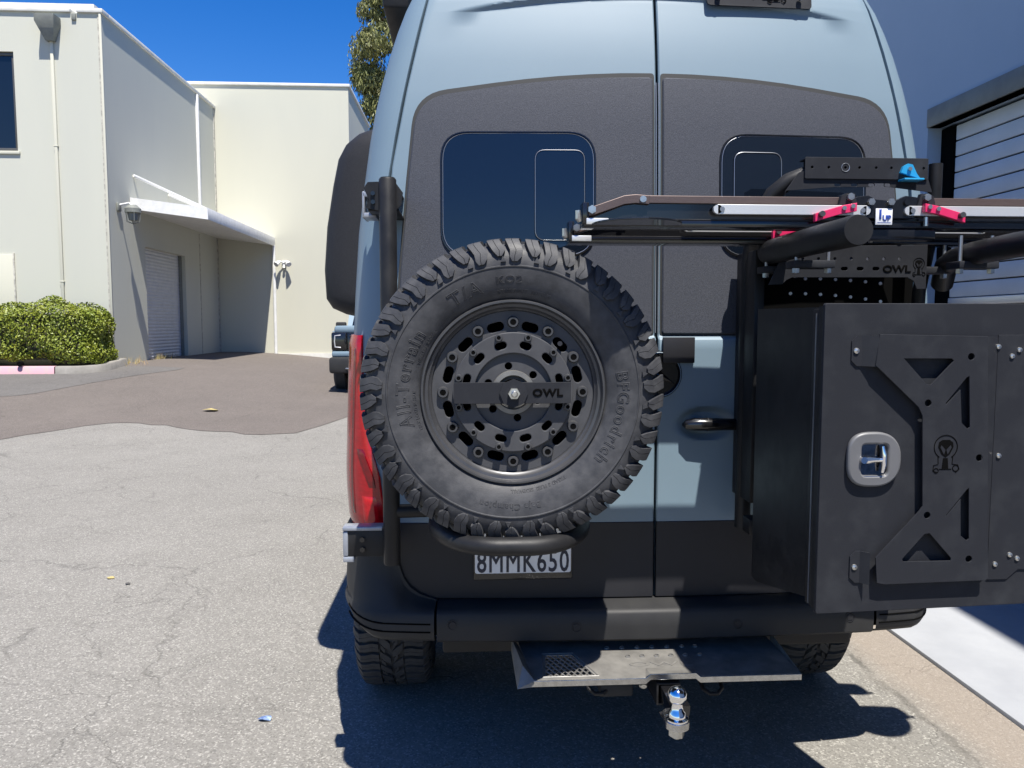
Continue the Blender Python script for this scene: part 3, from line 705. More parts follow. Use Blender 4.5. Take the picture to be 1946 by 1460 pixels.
up_o = fillet([(.016, 1.466, .012), (.838, 1.466, .02), (.826, 1.66, 0), (.80, 1.95, 0), (.770, 2.216, .13)]+[(.62-.1*k, 2.287-.0013*(6.2-k)**2, 0) for k in range(1, 6)]+[(.016, 2.287, .012)], .01, 8)
up_g = fillet([(.010, 1.460, .012), (.845, 1.460, .02), (.833, 1.66, 0), (.807, 1.95, 0), (.777, 2.232, .13)]+[(.62-.1*k, 2.302-.0013*(6.2-k)**2, 0) for k in range(1, 6)]+[(.010, 2.302, .012)], .01, 8)
low_p = [(x, min(z, .852)) for x, z in fillet([(.0045, .60, 0), (.844, .60, .17), (.858, .852, 0), (.0045, .852, 0)], 0, 10)]
for s in (-1, 1):
    D = patch(mir(dp, s), 0, .02, .004, 64, 40, crease).build('rear_door', M['paint'], V, 30); DOORS[s] = D
    patch(mir(low_p, s), .0165, .012, .002, 14, 10).build('lower_panel', M['panel_black'], D, 30)
    patch(mir(up_g, s), .0018, .006, .001, 14, 24).build('panel_gasket', gas_m, D, 30)
    patch(mir(up_o, s), .0085, .008, .004, 20, 30).build('upper_panel', M['liner'], D, 30)
    wp = mir(win_poly, s if s > 0 else -1); vp_ = mir(ven_poly, 1) if s > 0 else [(x-.643, z) for x, z in ven_poly]
    Wn = patch(wp, .0105, .004, .001, 12, 20).build('window', M['glass'], V, 30)
    ring = lambda pl, o: [(VX+x, rear(x, z)-o, z) for x, z in pl]
    MB().tube(ring(wp, .011), .0032, 6, closed=True).build('seal', M['gloss_black'], Wn)
    MB().tube(ring([(x*.0+x-(x-s*.448)*.022, z-(z-1.911)*.022) for x, z in wp], .0108), .0011, 5, closed=True).build('trim_edge', M['trim'], Wn)
    patch(vp_, .0132, .002, .0008, 6, 14).build('vent_pane', M['glass'], Wn, 30)
    MB().tube(ring(vp_, .0125), .0028, 6, closed=True).build('vent_seal', M['gloss_black'], Wn)
    MB().tube(ring([(x*1.0, z) for x, z in vp_], .0145), .0012, 5, closed=True).build('vent_trim', M['trim'], Wn)
# seam rubber between the doors
MB().grid([[(VX+x, rear(x, z)+.022, z) for x in (-.006, .006)] for z in [.6+.06*k for k in range(37)]]).build('door_seal', M['void'], V, 0)
MB().tube([(VX+.0035, rear(0, z)-.0035, z) for z in [1.47+.04*k for k in range(21)]], .0022, 6).build('seam_trim', M['trim'], DOORS[1])
MB().tube([(VX-.0055, rear(0, z)-.0035, z) for z in [1.47+.04*k for k in range(21)]], .0022, 6).build('seam_trim', M['trim'], DOORS[-1])
# emblem disc, badge plate, handle
ex, ez = at(1252, 712, 2.45).x, at(1252, 712, 2.45).z
mp = lambda a, r, th: (ex+r*math.cos(th), 2.458-a, ez+r*math.sin(th))
em = MB().lathe([(.0, .078), (.010, .075), (.011, .068), (.004, .064), (.003, .001)], 40, mp).build('emblem', M['gloss_black'], DOORS[1], 30)
MB().lathe([(.0115, .073), (.0125, .0715), (.0115, .070)], 40, mp).build('rim', M['paint'], em)
m = MB()
for k in range(3):
    a = PI/2+k*2*PI/3; tip = Vector((math.cos(a), math.sin(a)))*.064; pr = Vector((-math.sin(a), math.cos(a)))*.012; ba = -Vector((math.cos(a), math.sin(a)))*.008
    P3 = lambda q, o: (ex+q.x, 2.458-o, ez+q.y)
    m.add([P3(tip, .006), P3(pr, .005), P3(Vector((0, 0)), .016), P3(-pr, .005)], [(0, 1, 2), (0, 2, 3), (1, 0, 3)])
m.build('star', M['gloss_black'], em, 0)
b0, b1 = at(1259, 690, 2.45), at(1320, 641, 2.45)
MB().box(b0.x, b1.x, 2.443, 2.457, b0.z, b1.z, .002).build('badge_plate', M['panel_black'], DOORS[1])
h0, h1 = at(1303, 808, 2.42), at(1440, 808, 2.42); hz = h0.z
hd = MB().tube([(h0.x-.004, 2.437, hz), (h0.x+.004, 2.430, hz), (h0.x+.03, 2.424, hz+.001), (h0.x+.075, 2.422, hz+.001), (h0.x+.2, 2.424, hz), (h0.x+.235, 2.434, hz)], [.006, .016, .0215, .0215, .018, .010], 14).build('door_handle', M['gloss_black'], DOORS[1])
MB().tube([(h0.x+.07, 2.423, hz+.001), (h0.x+.073, 2.423, hz+.001)], .0222, 14).build('handle_joint', M['plastic'], hd)
for xx_ in (.045, .205): MB().cyl((h0.x+xx_, 2.426, hz), (h0.x+xx_, 2.475, hz), .012, 10).build('handle_foot', M['plastic'], hd)
# high name plate on the right door
q0, q1 = at(1340, 12, 2.56), at(1540, 24, 2.56)
pz = q0.z-.004
def hy(x, z): return rear(x-VX, z)-.024
m = MB(); pl = plate([rrect(q0.x, q1.x, pz, pz+.115, .012)], .006, FRONT(0)); 
for v in pl.vertices: v.co.y += hy(v.co.x, pz+.02)+(v.co.z-pz)*.14
sp = link_mesh('name_plate', pl, M['dusty'], V, 30)
def stick(me, x, z, m_, name, parent, lift=.004):
    me.transform(FRONT(0)); me.transform(Matrix.Translation((x, 0, z)))
    for v in me.vertices: v.co.y += hy(v.co.x, pz+.02)+(v.co.z-pz)*.14-lift
    return link_mesh(name, me, m_, parent, 0)
stick(text('OWL', .085, .0008), (q0.x+q1.x)/2-.055, pz+.052, M['void'], 'lettering', sp)
for xx_ in (.035, .31): MB().cyl((q0.x+xx_, hy(q0.x+xx_, pz)+.0, pz+.03), (q0.x+xx_, hy(q0.x+xx_, pz)-.008, pz+.03), .009, 12).build('screw', M['steel'], sp)
def owl_mark(cx, cz, s, yf, m_, parent, name='owl_mark', r=.0011):
    """owl-face-on-cart outline mark: ring, face, post, cart with two wheels"""
    mb = MB()
    def ln(pts, cl=False): mb.tube([(cx+x*s, yf(cx+x*s, cz+z*s), cz+z*s) for x, z in pts], r, 5, closed=cl)
    ln([(.5*math.cos(a), .42+.5*math.sin(a)) for a in [R(-58+k*(296/26)) for k in range(27)]])
    ln([(-.32, .02), (-.30, -.3), (-.5, -.36), (-.52, -.6), (-.3, -.66)]); ln([(.32, .02), (.30, -.3), (.55, -.34), (.62, -.52), (.46, -.66)])
    ln([(-.25, -.52), (.28, -.52)]); ln([(.46+.13*math.cos(2*PI*k/10), -.48+.13*math.sin(2*PI*k/10)) for k in range(10)], True)
    ln([(-.38+.1*math.cos(2*PI*k/10), -.58+.1*math.sin(2*PI*k/10)) for k in range(10)], True)
    face = [(-.30, .62), (-.15, .72), (.15, .72), (.30, .62), (.33, .42), (.18, .12), (0, -.02), (-.18, .12), (-.33, .42)]
    mb.prism(face, lambda x, z: (cx+x*s, yf(cx+x*s, cz+z*s)-.0006, cz+z*s), lambda x, z: (cx+x*s, yf(cx+x*s, cz+z*s)+.0006, cz+z*s))
    mb.prism([(-.14, -.5), (.14, -.5), (.1, -.05), (-.1, -.05)], lambda x, z: (cx+x*s, yf(cx+x*s, cz+z*s)-.0006, cz+z*s), lambda x, z: (cx+x*s, yf(cx+x*s, cz+z*s)+.0006, cz+z*s))
    o = mb.build(name, m_, parent, 0)
    e = MB()
    for sg in (-1, 1):
        e.prism([(sg*.02, .3), (sg*.2, .5), (sg*.24, .4), (sg*.08, .1)], lambda x, z: (cx+x*s, yf(cx+x*s, cz+z*s)-.0012, cz+z*s), lambda x, z: (cx+x*s, yf(cx+x*s, cz+z*s)-.0007, cz+z*s))
    e.build('owl_beak', M['dusty'], parent, 0)
    return o
owl_mark((q0.x+q1.x)/2+.055, pz+.05, .055, lambda x, z: hy(x, pz+.02)+(z-pz)*.14-.004, M['void'], sp)

# ---- tail lights
def wrap(z0, z1, s0f, s1f, off, nz=18, ns=14, sg=-1, th=.02):
    rows = []; rows2 = []
    for i in range(nz+1):
        z = z0+(z1-z0)*i/nz; a, b_ = s0f(z), s1f(z); r_ = []; r2 = []
        for k in range(ns+1):
            s_ = a+(b_-a)*k/ns; p = plan(z, s_); n_ = pnorm(z, s_)
            edge = (.006 if (k in (0, ns) or i in (0, nz)) else 0)
            o_ = off-edge; r_.append((VX+sg*(p[0]+n_.x*o_), p[1]+n_.y*o_, z)); r2.append((VX+sg*(p[0]+n_.x*(off-th)), p[1]+n_.y*(off-th), z))
        rows.append(r_); rows2.append(r2)
    m_ = MB().grid(rows)
    ra = rows[0]+[r[-1] for r in rows[1:]]+rows[-1][-2::-1]+[r[0] for r in rows[-2:0:-1]]; rb = rows2[0]+[r[-1] for r in rows2[1:]]+rows2[-1][-2::-1]+[r[0] for r in rows2[-2:0:-1]]
    n_ = len(ra); m_.add(ra+rb, [(i, (i+1) % n_, n_+(i+1) % n_, n_+i) for i in range(n_)]); return m_
si = lambda z: interp([(.80, .985), (.9, .99), (1.0, 1.0), (1.12, 1.2), (1.3, 1.36), (1.48, 1.42)], z)
for s in (-1, 1):
    TL = wrap(.825, 1.462, si, lambda z: 2.14, .014, 22, 18, s).build('tail_light', M['red_lens'], V, 40)
    wrap(.84, .945, lambda z: si(z)+.04, lambda z: 1.34, .0165, 6, 6, s, .004).build('lens_inset', M['red_bright'], TL, 40)
    wrap(.955, 1.10, lambda z: si(z)+.05+max(0, (z-.955))*.4, lambda z: interp([(.95, 1.12), (1.10, 1.42)], z)+.02, .0165, 8, 6, s, .004).build('lens_inset', M['red_deep'], TL, 40)
    wrap(.85, 1.44, lambda z: max(1.45, si(z)+.06), lambda z: max(1.56, si(z)+.14), .016, 18, 4, s, .004).build('lens_inset', M['red_deep'], TL, 40)

# ---- bumper
for s in (-1, 1):
    st = []
    for x in (.715, .75, .79, .82, .85): st.append(('x', x))
    rows = []
    ang = [.86/(hw(.65)-CA)*1.0]
    stations = [.7155, .745, .77, .80, .82, .835, .845]
    svals = [x/(hw(.65)-CA) for x in stations]+[1.0+.1*k for k in range(0, 11)]+[2.06, 2.12, 2.2, 2.3]
    svals = [v for i, v in enumerate(svals) if i == 0 or v > svals[i-1]+.004]
    for sv in svals:
        p = plan(.65, sv); n_ = pnorm(.65, sv); x = p[0]; k = smst(.9, 2.0, sv)
        zt_ = interp([(.72, .602), (.77, .622), (.80, .645), (.82, .675), (.84, .735), (.86, .80), (.88, .822)], x); zb = .487+.05*smst(1.0, 1.6, sv)+.05*smst(1.6, 2.3, sv)
        ol = .105-.062*smst(.8, 1.75, sv); oh = .03+.008*k
        zm = .582
        prof = [(ol-.04, zb-.004), (ol-.012, zb+.002), (ol, zb+.016), (ol+.004, (zb+zm)/2), (ol, zm-.006), (ol-.006, zm+.002)]
        tt = min(1, max(0, (zt_-.602)/.2))
        for f_ in (.12, .35, .7, .94): prof.append((ol+(oh-ol)*(min(1, f_*2.0)*(.35+.65*1)), zm+.004+(zt_-zm-.004)*f_))
        prof += [(oh-.008, zt_), (oh-.03, zt_+.001)]
        sq = (lambda q: q) if s < 0 else (lambda q: .7155+(q-.7155)*.86)
        rows.append([(VX+s*sq(p[0]+n_.x*o_), p[1]+n_.y*o_, z) for o_, z in prof])
    bc = MB().grid(rows).build('bumper_corner', M['plastic'], V, 40)
    # reflector groove lines
    for zz in (.548, .522):
        MB().tube([(VX+s*(lambda q: q if s < 0 else .7155+(q-.7155)*.86)(plan(.65, sv)[0]+pnorm(.65, sv).x*(.107-.062*smst(.8, 1.75, sv))), plan(.65, sv)[1]+pnorm(.65, sv).y*(.107-.062*smst(.8, 1.75, sv)), zz+.02*smst(1.0, 1.7, sv)) for sv in [.83+.03*k for k in range(25)]], .0032, 6).build('reflector_groove', M['void'], bc)
bx = .714; m = MB(); rows = []
for k in range(25):
    x = -bx+2*bx*k/24; yb = rear(x, .6)
    rows.append([(VX+x, yb-o_, z) for o_, z in ((.03, .478), (.09, .484), (.103, .494), (.1065, .535), (.104, .576), (.096, .586), (.086, .590), (.02, .596), (-.01, .597))])
bc = m.grid(rows).build('bumper_centre', M['plastic'], V, 40)
for px_, py_3 in ((860, 1190), (1095, 1190), (1400, 1184), (1617, 1174)):
    q = at(px_, py_3, 2.372); yb = rear(q.x-VX, .6)-.1055
    mp = lambda a, r, th: (q.x+r*math.cos(th), yb-a, q.z+r*math.sin(th))
    sn = MB().lathe([(-.004, .0165), (.002, .0165), (.002, .0145), (-.002, .0135), (-.002, .012), (.0025, .0105), (.003, .001)], 24, mp).build('parking_sensor', M['panel_black'], bc, 30)
for s in (-1, 1): MB().box(VX+s*.71-.09, VX+s*.71+.06, 2.405, 2.60, .50, .575, .01).build('bumper_core', M['void'], V)
# ---- underbody, axle, flares, roof rails
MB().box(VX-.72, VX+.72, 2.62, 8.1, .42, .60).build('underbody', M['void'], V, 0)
MB().box(VX-.70, VX+.70, 2.50, 2.60, .40, .50, .01).build('hitch_beam', M['powder'], V)
MB().cyl((VX-.8, 3.12, .40), (VX+.8, 3.12, .40), .06, 12).build('rear_axle', M['void'], V)
for s in (-1, 1):
    MB().box(VX+s*.84-.15, VX+s*.84+.13, 2.60, 2.64, .44, .60, .02).build('splash_guard', M['plastic'], V)
    d_t = [(1.50, .02), (1.515, .10), (1.54, .17), (1.58, .205), (1.7, .222), (1.88, .228), (2.05, .226), (2.16, .222), (2.22, .20), (2.26, .15), (2.285, .07), (2.29, .01)]
    rows = []
    for y, k in ((2.80, .03), (2.81, .35), (2.83, .7), (2.86, .9), (2.90, .98), (2.97, 1), (4.6, 1), (4.7, .9), (4.76, .6), (4.8, .03)):
        rows.append([(VX+s*(hw(z)-.01+d*.74*k), y, 1.87+((z-1.9)*.875)*(.86+.14*k)) for z, d in d_t])
    MB().grid(rows).build('side_flare', M['flare'], V, 50)
    rl = MB().box(VX+s*.88-.05, VX+s*.88+.05, 3.05, 6.2, 2.70, 2.86, .01).build('roof_rail', M['powder'], V)
    for yy in (3.2, 4.2, 5.2, 6.0): MB().box(VX+s*.76-.075, VX+s*.76+.075, yy, yy+.06, 2.66, 2.74, .005).build('foot', M['powder'], rl)
    MB().box(VX+s*(hw(.55)+.012)-.012, VX+s*(hw(.55)+.012)+.012, 4.0, 6.9, .42, .62, .006).build('side_sill', M['plastic'], V)
    mr_ = MB().box(VX+s*1.17-.09, VX+s*1.17+.09, 7.0, 7.12, 1.45, 1.80, .03).build('wing_mirror', M['plastic'], V)
    MB().box(min(VX+s*.96, VX+s*1.10), max(VX+s*.96, VX+s*1.10), 7.03, 7.10, 1.48, 1.54, .01).build('mirror_arm', M['plastic'], mr_)
for i in range(3): MB().box(VX-.835, VX+.835, 3.3+i*1.1, 3.38+i*1.1, 2.84, 2.89, .008).build('roof_crossbar', M['powder'], V)
# clear protection strip at the edge of the left pillar
# ---- licence plate
p0, p1 = at(902, 1107, 2.43), at(1086, 1020, 2.43)
yp = rear(p0.x-VX+.15, .72)-.0165
fr_ = MB().box(p0.x-.004, p1.x+.006, yp-.012, yp+.012, p0.z, p0.z+.185, .005).build('plate_frame', M['gloss_black'], V)
lp = link_mesh('licence_plate', plate([rrect(p0.x+.002, p1.x-.0, p0.z+.024, p0.z+.172, .008)], .003, FRONT(yp-.0135), .0005), M['white'], fr_, 30)
t_ = text('8MMK650', .100, .0006, sx=.66, space=1.12, bold=.0014); t_.transform(Matrix.Diagonal((1, 1, .4, 1))); t_.transform(FRONT(yp-.0155)); t_.transform(Matrix.Translation(((p0.x+p1.x)/2+.001, 0, at(990, 1072, 2.43).z)))
link_mesh('lettering', t_, M['ink'], fr_, 0)
# ---------------------------------------------------------------- tyres
def carcass(mp, n=96):
    half = [(-.082, .236), (-.104, .240), (-.118, .252), (-.132, .278), (-.1395, .305), (-.1405, .327), (-.1425, .3285), (-.1425, .331), (-.1395, .333), (-.1385, .345), (-.131, .366), (-.118, .382), (-.104, .389), (-.08, .392), (0, .394)]
    prof = half+[(-a, r) for a, r in half[-2::-1]]
    return MB().lathe(prof, n, mp)
def strip(m, mp, pts, lo, hi, th0, dth):
    """block: pts outer (a, r), base = same a, r lowered; lo/hi fractions of dth per point"""
    k = len(pts); top = []; 
    for (a, r, ba, br), l, h in zip(pts, lo, hi): top.append((a, r, ba, br, th0+l*dth, th0+h*dth))
    vs = []
    for a, r, ba, br, t0, t1 in top: vs += [mp(a, r, t0), mp(a, r, t1), mp(ba, br, t0), mp(ba, br, t1)]
    fs = []
    for i in range(k-1):
        o = 4*i; q = o+4
        fs += [(o, o+1, q+1, q), (o+2, q+2, q, o), (o+1, q+1, q+3, o+3)]
    fs += [(0, 2, 3, 1), (4*k-4, 4*k-3, 4*k-1, 4*k-2)]
    m.add(vs, fs)
SH = [(-.1470, .342, -.136, .341), (-.1465, .354, -.133, .352), (-.1405, .371, -.126, .362), (-.133, .386, -.117, .372), (-.119, .401, -.104, .380), (-.098, .405, -.096, .384), (-.072, .405, -.072, .386), (-.048, .406, -.048, .388)]
def tread(mp, sides=(1, -1), npair=25, centre=True):
    m = MB(); dt = 2*PI/npair
    for sd in sides:
        f = (lambda s_: (lambda a, r, th: mp(s_*a, r, th)))(sd)
        for i in range(npair):
            t0 = i*dt+(0 if sd > 0 else dt*.25)
            # long shoulder block, split by a zig-zag sipe
            lo = [.15, .03, .00, .06, .12, .08, .02, .06]; hi = [.31, .375, .36, .415, .47, .43, .37, .41]
            mid = [.24, .235, .19, .26, .31, .27, .21, .25]
            strip(m, f, SH, lo, [q-.007 for q in mid], t0, dt); strip(m, f, SH, [q+.007 for q in mid], hi, t0, dt)
            # short shoulder block
            P2 = [(-.1430, .357, -.133, .355)]+SH[2:]
            lo = [.60, .50, .56, .62, .58, .52, .56]; hi = [.72, .83, .90, .95, .91, .85, .89]; mid = [.67, .66, .74, .79, .75, .69, .73]
            strip(m, f, P2, lo, [q-.007 for q in mid], t0, dt); strip(m, f, P2, [q+.007 for q in mid], hi, t0, dt)
            # triangular side biters
            c = t0+.49*dt
            vs = [f(-.1455, .3415, c-.0), f(-.144, .3565, c+.09*dt), f(-.1455, .3415, c+.16*dt)]; vb = [f(-.134, .3415, c), f(-.132, .3565, c+.09*dt), f(-.134, .3415, c+.16*dt)]
            m.add(vs+vb, [(0, 1, 2), (0, 3, 4, 1), (1, 4, 5, 2), (2, 5, 3, 0)])
    if centre:
        nb = 36; db = 2*PI/nb
        for i in range(nb):
            for a0, a1, ph, sgn in ((-.043, -.004, 0, 1), (.004, .043, .5, -1)):
                t0 = (i+ph)*db; aa = [a0+(a1-a0)*q for q in (0, .33, .66, 1)]
                pts = [(a, .4065, a, .390) for a in aa]
                sh = [0, .16, .30, .5] if sgn > 0 else [.5, .30, .16, 0]
                strip(m, mp, pts, [q+.0 for q in sh], [q+.40+(.12 if 0 < j < 3 else 0) for j, q in enumerate(sh)], t0, db)
                strip(m, mp, [(a0+.004+(a1-a0)*.4*q, .406, a0+.004+(a1-a0)*.4*q, .39) for q in (0, .5, 1)], [q+.56 for q in sh[:3]], [q+.84 for q in sh[:3]], t0, db)
    return m
# van wheels: one built, three copied
wx_l = VX-.905; wy_r = 3.22
mpw = lambda a, r, th: (wx_l+a, wy_r+r*math.cos(th), .404+r*math.sin(th))
w1 = carcass(mpw, 64).build('tyre', M['rubber_dirty'], V, 40)
w2 = tread(mpw).build('tread', M['rubber_dirty'], w1, 30, kind='stuff')
w3 = MB().lathe([(-.10, .001), (-.105, .07), (-.06, .12), (-.075, .2), (-.112, .236), (-.10, .243), (.10, .243), (.06, .2), (.05, .001)], 32, mpw).build('rim', M['wheel'], w1, 35)
for dx_, dy_ in ((1.66, 0), (0, 3.95), (1.66, 3.95)):
    a_ = twin(w1, V, (dx_, dy_, 0)); 
    for ch in (w2, w3): twin(ch, a_, (dx_, dy_, 0))
    if dx_: a_.rotation_euler.z = PI

# ---------------------------------------------------------------- spare wheel
sc = at(970, 735, 2.05); SX, SZ = .1185, 1.318; SY = 2.135
mps = lambda a, r, th: (SX+r*math.cos(th), SY+a, SZ+r*math.sin(th))
SP = thing('spare_wheel', 'black all-terrain spare tyre on an anthracite wheel hung on the rear carrier', 'spare wheel', (SX, SY, SZ-.405))
ty = carcass(mps, 128).build('tyre', M['rubber'], SP, 45)
tread(mps, centre=False).build('tread', M['rubber'], ty, 28, kind='stuff')
m = MB(); nb = 60
for i in range(nb):
    for a0 in (-.03, .012):
        t0 = (i+(.5 if a0 > 0 else 0))*2*PI/nb; strip(m, mps, [(a0+q*.02, .405, a0+q*.02, .39) for q in (0, 1)], [0, .2], [.7, .9], t0, 2*PI/nb)
m.build('centre_tread', M['rubber'], ty, 28, kind='stuff')
# raised sidewall lettering, read clockwise with the letter tops outwards
SW = [(.25, -.118), (.262, -.1235), (.278, -.132), (.305, -.1395), (.325, -.1403), (.34, -.139)]
def sidewall(body, size, ang, r0, out=.0015, sp=1.0, sx=1.0):
    me = text(body, size, 0, outline=out, space=sp, sx=sx)
    for v in me.vertices:
        x, y, z = v.co; r = r0+y; th = R(ang)-x/r0
        a = interp(SW, r); v.co = Vector(mps(a-.0006-z*.8, r, th))
    return link_mesh('lettering', me, M['rubber'], ty, 40)
sidewall('All-Terrain', .047, 172, .288, sp=1.22)
sidewall('T/A', .047, 116, .288, sp=1.1, sx=1.15)
sidewall('KO2', .026, 92.5, .296, .0009, sp=1.15, sx=1.25)
sidewall('BFGoodrich', .043, -14, .288, sp=1.22)
sidewall('Baja Champion', .0225, -92, .300, .0008, sp=1.2)
sidewall('LT285/70R17  121/118S', .013, 84, .266, .0006, sp=1.1)
sidewall('TUBELESS  RADIAL', .011, 152, .259, .0006, sp=1.1)
sidewall('MAX LOAD SINGLE', .011, 190, .259, .0006, sp=1.1)
sidewall('TREAD 3 PLIES  SIDEWALL', .012, -75, .262, .0006, sp=1.1)
# rim lip and barrel
lip = MB().lathe([(-.098, .2435), (-.116, .2455), (-.121, .2425), (-.121, .238), (-.115, .235), (-.108, .233), (-.106, .226), (-.100, .2235), (-.096, .218), (-.078, .213), (-.0, .205), (.09, .24)], 96, mps).build('rim', M['wheel_lip'], SP, 32)
def polar(r, deg): return (SX+r*math.cos(R(deg)), SZ+r*math.sin(R(deg)))
yf = SY-.083                    # outer dish plane
hol = [slot(*polar(.178, 15+30*k), .050, .028, R(15+30*k+90)) for k in range(12)]
dish = link_mesh('dish', plate([circ(SX, SZ, .2145, 96), circ(SX, SZ, .148, 64)]+hol, .012, FRONT(yf), .002), M['wheel'], SP, 32)
MB().lathe([(-.020, .001), (-.020, .212)], 48, mps).build('back_disc', M['void'], SP, 0)
for k in range(12):
    x, z = polar(.186, 90+30*k)
    q = lambda a, r, th: (x+r*math.cos(th), yf-.005-a, z+r*math.sin(th))
    bo = MB().lathe([(0, .016), (.012, .0145), (.0150, .013), (.0150, .0085), (.006, .0078), (.006, .001)], 18, q).build('bead_bolt', M['wheel_lip'], SP, 35)
    MB().lathe([(.0135, .0076), (.0135, .001)], 6, q).build('socket_shade', M['void'], bo, 0)  # black disc paints the shade inside the bolt hole
yi = SY-.102
hol = [slot(*polar(.127, 15+30*k), .037, .024, R(15+30*k+90)) for k in range(12)]
link_mesh('inner_ring', plate([circ(SX, SZ, .157, 72), circ(SX, SZ, .106, 64)]+hol, .010, FRONT(yi), .0025), M['wheel'], SP, 32)
for k in range(12):
    x, z = polar(.1495, 15+30*k); q = lambda a, r, th: (x+r*math.cos(th), yi-.004-a, z+r*math.sin(th))
    cs = MB().lathe([(0, .010), (.010, .010), (.012, .0085), (.012, .0055), (.006, .005), (.006, .001)], 14, q).build('cap_screw', M['wheel_lip'], SP, 35)
    MB().lathe([(.0108, .0052), (.0108, .001)], 6, q).build('socket_shade', M['void'], cs, 0)  # screw recess darkened by a black disc in place of shade
yd = SY-.090
link_mesh('centre_disc', plate([circ(SX, SZ, .1065, 64), circ(SX, SZ, .036, 40)]+[circ(*polar(.070, 100-60*k), .0115, 20) for k in range(6)], .012, FRONT(yd), .0015), M['wheel'], SP, 32)
MB().lathe([(-.098, .0585), (-.110, .0575), (-.111, .046), (-.108, .0440), (-.09, .042), (-.05, .041)], 56, mps).build('hub_ring', M['bronze'], SP, 32)
x, z = polar(.180, 44); MB().cyl((x, yf+.01, z), (x-.006, yf-.026, z+.004), .0065, 10).build('valve', M['panel_black'], SP)

# ---------------------------------------------------------------- spare wheel carrier on the left
CR = thing('tyre_carrier', 'black tubular tyre carrier hinged on the left corner of the van', 'carrier', (-.235, 2.3, .77))
pa, pb = at(741, 340, 2.3), at(741, 1072, 2.3); cx_ = (pa.x+pb.x)/2
post = MB().tube([(cx_, 2.3, pb.z), (cx_, 2.3, pb.z+.004), (cx_, 2.3, pa.z-.004), (cx_, 2.3, pa.z)], [.0235, .0255, .0255, .0235], 24).build('post', M['powder'], CR, 40)
MB().cyl((cx_, 2.3, pa.z), (cx_, 2.3, pa.z+.003), .021, 24).build('cap', M['plastic'], post)
# upper hinge bracket
u0, u1 = at(700, 408, 2.36), at(766, 352, 2.36)
ub = MB()
ub.box(cx_-.062, cx_-.030, 2.315, 2.325, u0.z+.01, u1.z-.004, .002); ub.prism([(cx_-.066, u0.z+.012), (cx_-.024, u0.z+.004), (cx_-.020, u1.z), (cx_-.058, u1.z-.002), (cx_-.070, u1.z-.02), (cx_-.055, u0.z+.035)], lambda x, z: (x, 2.304, z), lambda x, z: (x, 2.310, z))
ub.prism([(cx_+.022, u0.z+.006), (cx_+.038, u0.z+.022), (cx_+.043, u1.z-.03), (cx_+.024, u1.z-.004)], lambda x, z: (x, 2.312, z), lambda x, z: (x, 2.32, z))
ub.box(cx_-.06, cx_+.03, 2.32, 2.56, u0.z+.004, u0.z+.012, .002); ub.box(cx_-.06, cx_+.03, 2.32, 2.56, u1.z-.02, u1.z-.012, .002)
ub = ub.build('upper_hinge', M['powder'], CR)
for zz in (u0.z+.028, u1.z-.035): MB().cyl((cx_-.043, 2.304, zz), (cx_-.043, 2.297, zz), .007, 6).build('bolt', M['gloss_black'], ub)
m = MB()
for k, zz in enumerate((u0.z-.004, u1.z-.03)): m.box(cx_-.088, cx_-.045, 2.40, 2.48, zz, zz+.016, .004)
m.box(cx_-.088, cx_-.080, 2.40, 2.5, u0.z-.004, u1.z-.012, .003)
m.build('clear_guard', M['clear'], CR)
# lower hinge bracket wrapping the bumper corner
l0, l1 = at(662, 1052, 2.40), at(726, 996, 2.36)
lb = MB(); lb.box(l0.x+.012, cx_+.01, 2.325, 2.335, l0.z+.012, l1.z-.010, .002); lb.box(l0.x+.02, cx_, 2.335, 2.56, l0.z+.02, l0.z+.03, .002)
lb = lb.build('lower_hinge', M['powder'], CR)
for zz in (l0.z+.035, l0.z+.066): MB().cyl((l0.x+.055, 2.325, zz), (l0.x+.055, 2.317, zz), .0085, 6).build('bolt', M['gloss_black'], lb)
m = MB(); m.box(l0.x-.004, cx_-.03, 2.318, 2.37, l1.z-.010, l1.z+.002, .003); m.box(l0.x-.004, l0.x+.012, 2.322, 2.36, l0.z+.014, l1.z-.012, .004); m.box(l0.x-.004, l0.x+.03, 2.32, 2.36, l0.z-.004, l0.z+.012, .003)
m.build('corner_guard', M['clear'], CR)
# swing arms and tyre cradle
MB().cyl((cx_, 2.3, .935), (.405, 2.36, .935), .021, 16).build('lower_arm', M['powder'], CR)
MB().cyl((cx_, 2.3, 1.40), (.36, 2.37, 1.40), .024, 16).build('upper_arm', M['powder'], CR)
MB().box(SX-.17, SX+.17, 2.335, 2.36, .93, 1.65, .004).build('mount_plate', M['powder'], CR)
MB().cyl((SX, 2.34, SZ), (SX, SY-.14, SZ), .009, 12).build('stud', M['steel'], CR)
hz_ = .914; hp = [(SX-.213, 2.36, hz_+.02), (SX-.213, 2.25, hz_)]
for k in range(1, 9): a = PI/2*k/9; hp.append((SX-.213+.16*(1-math.cos(a)), 2.25-.262*math.sin(a)*1.0, hz_))
for k in range(9): hp.append((SX-.05+.1*k/8, 1.984, hz_))
hp += [(2*SX-p[0], p[1], p[2]) for p in hp[9::-1]]
MB().tube(hp, .025, 20).build('tyre_cradle', M['powder'], CR, 60)
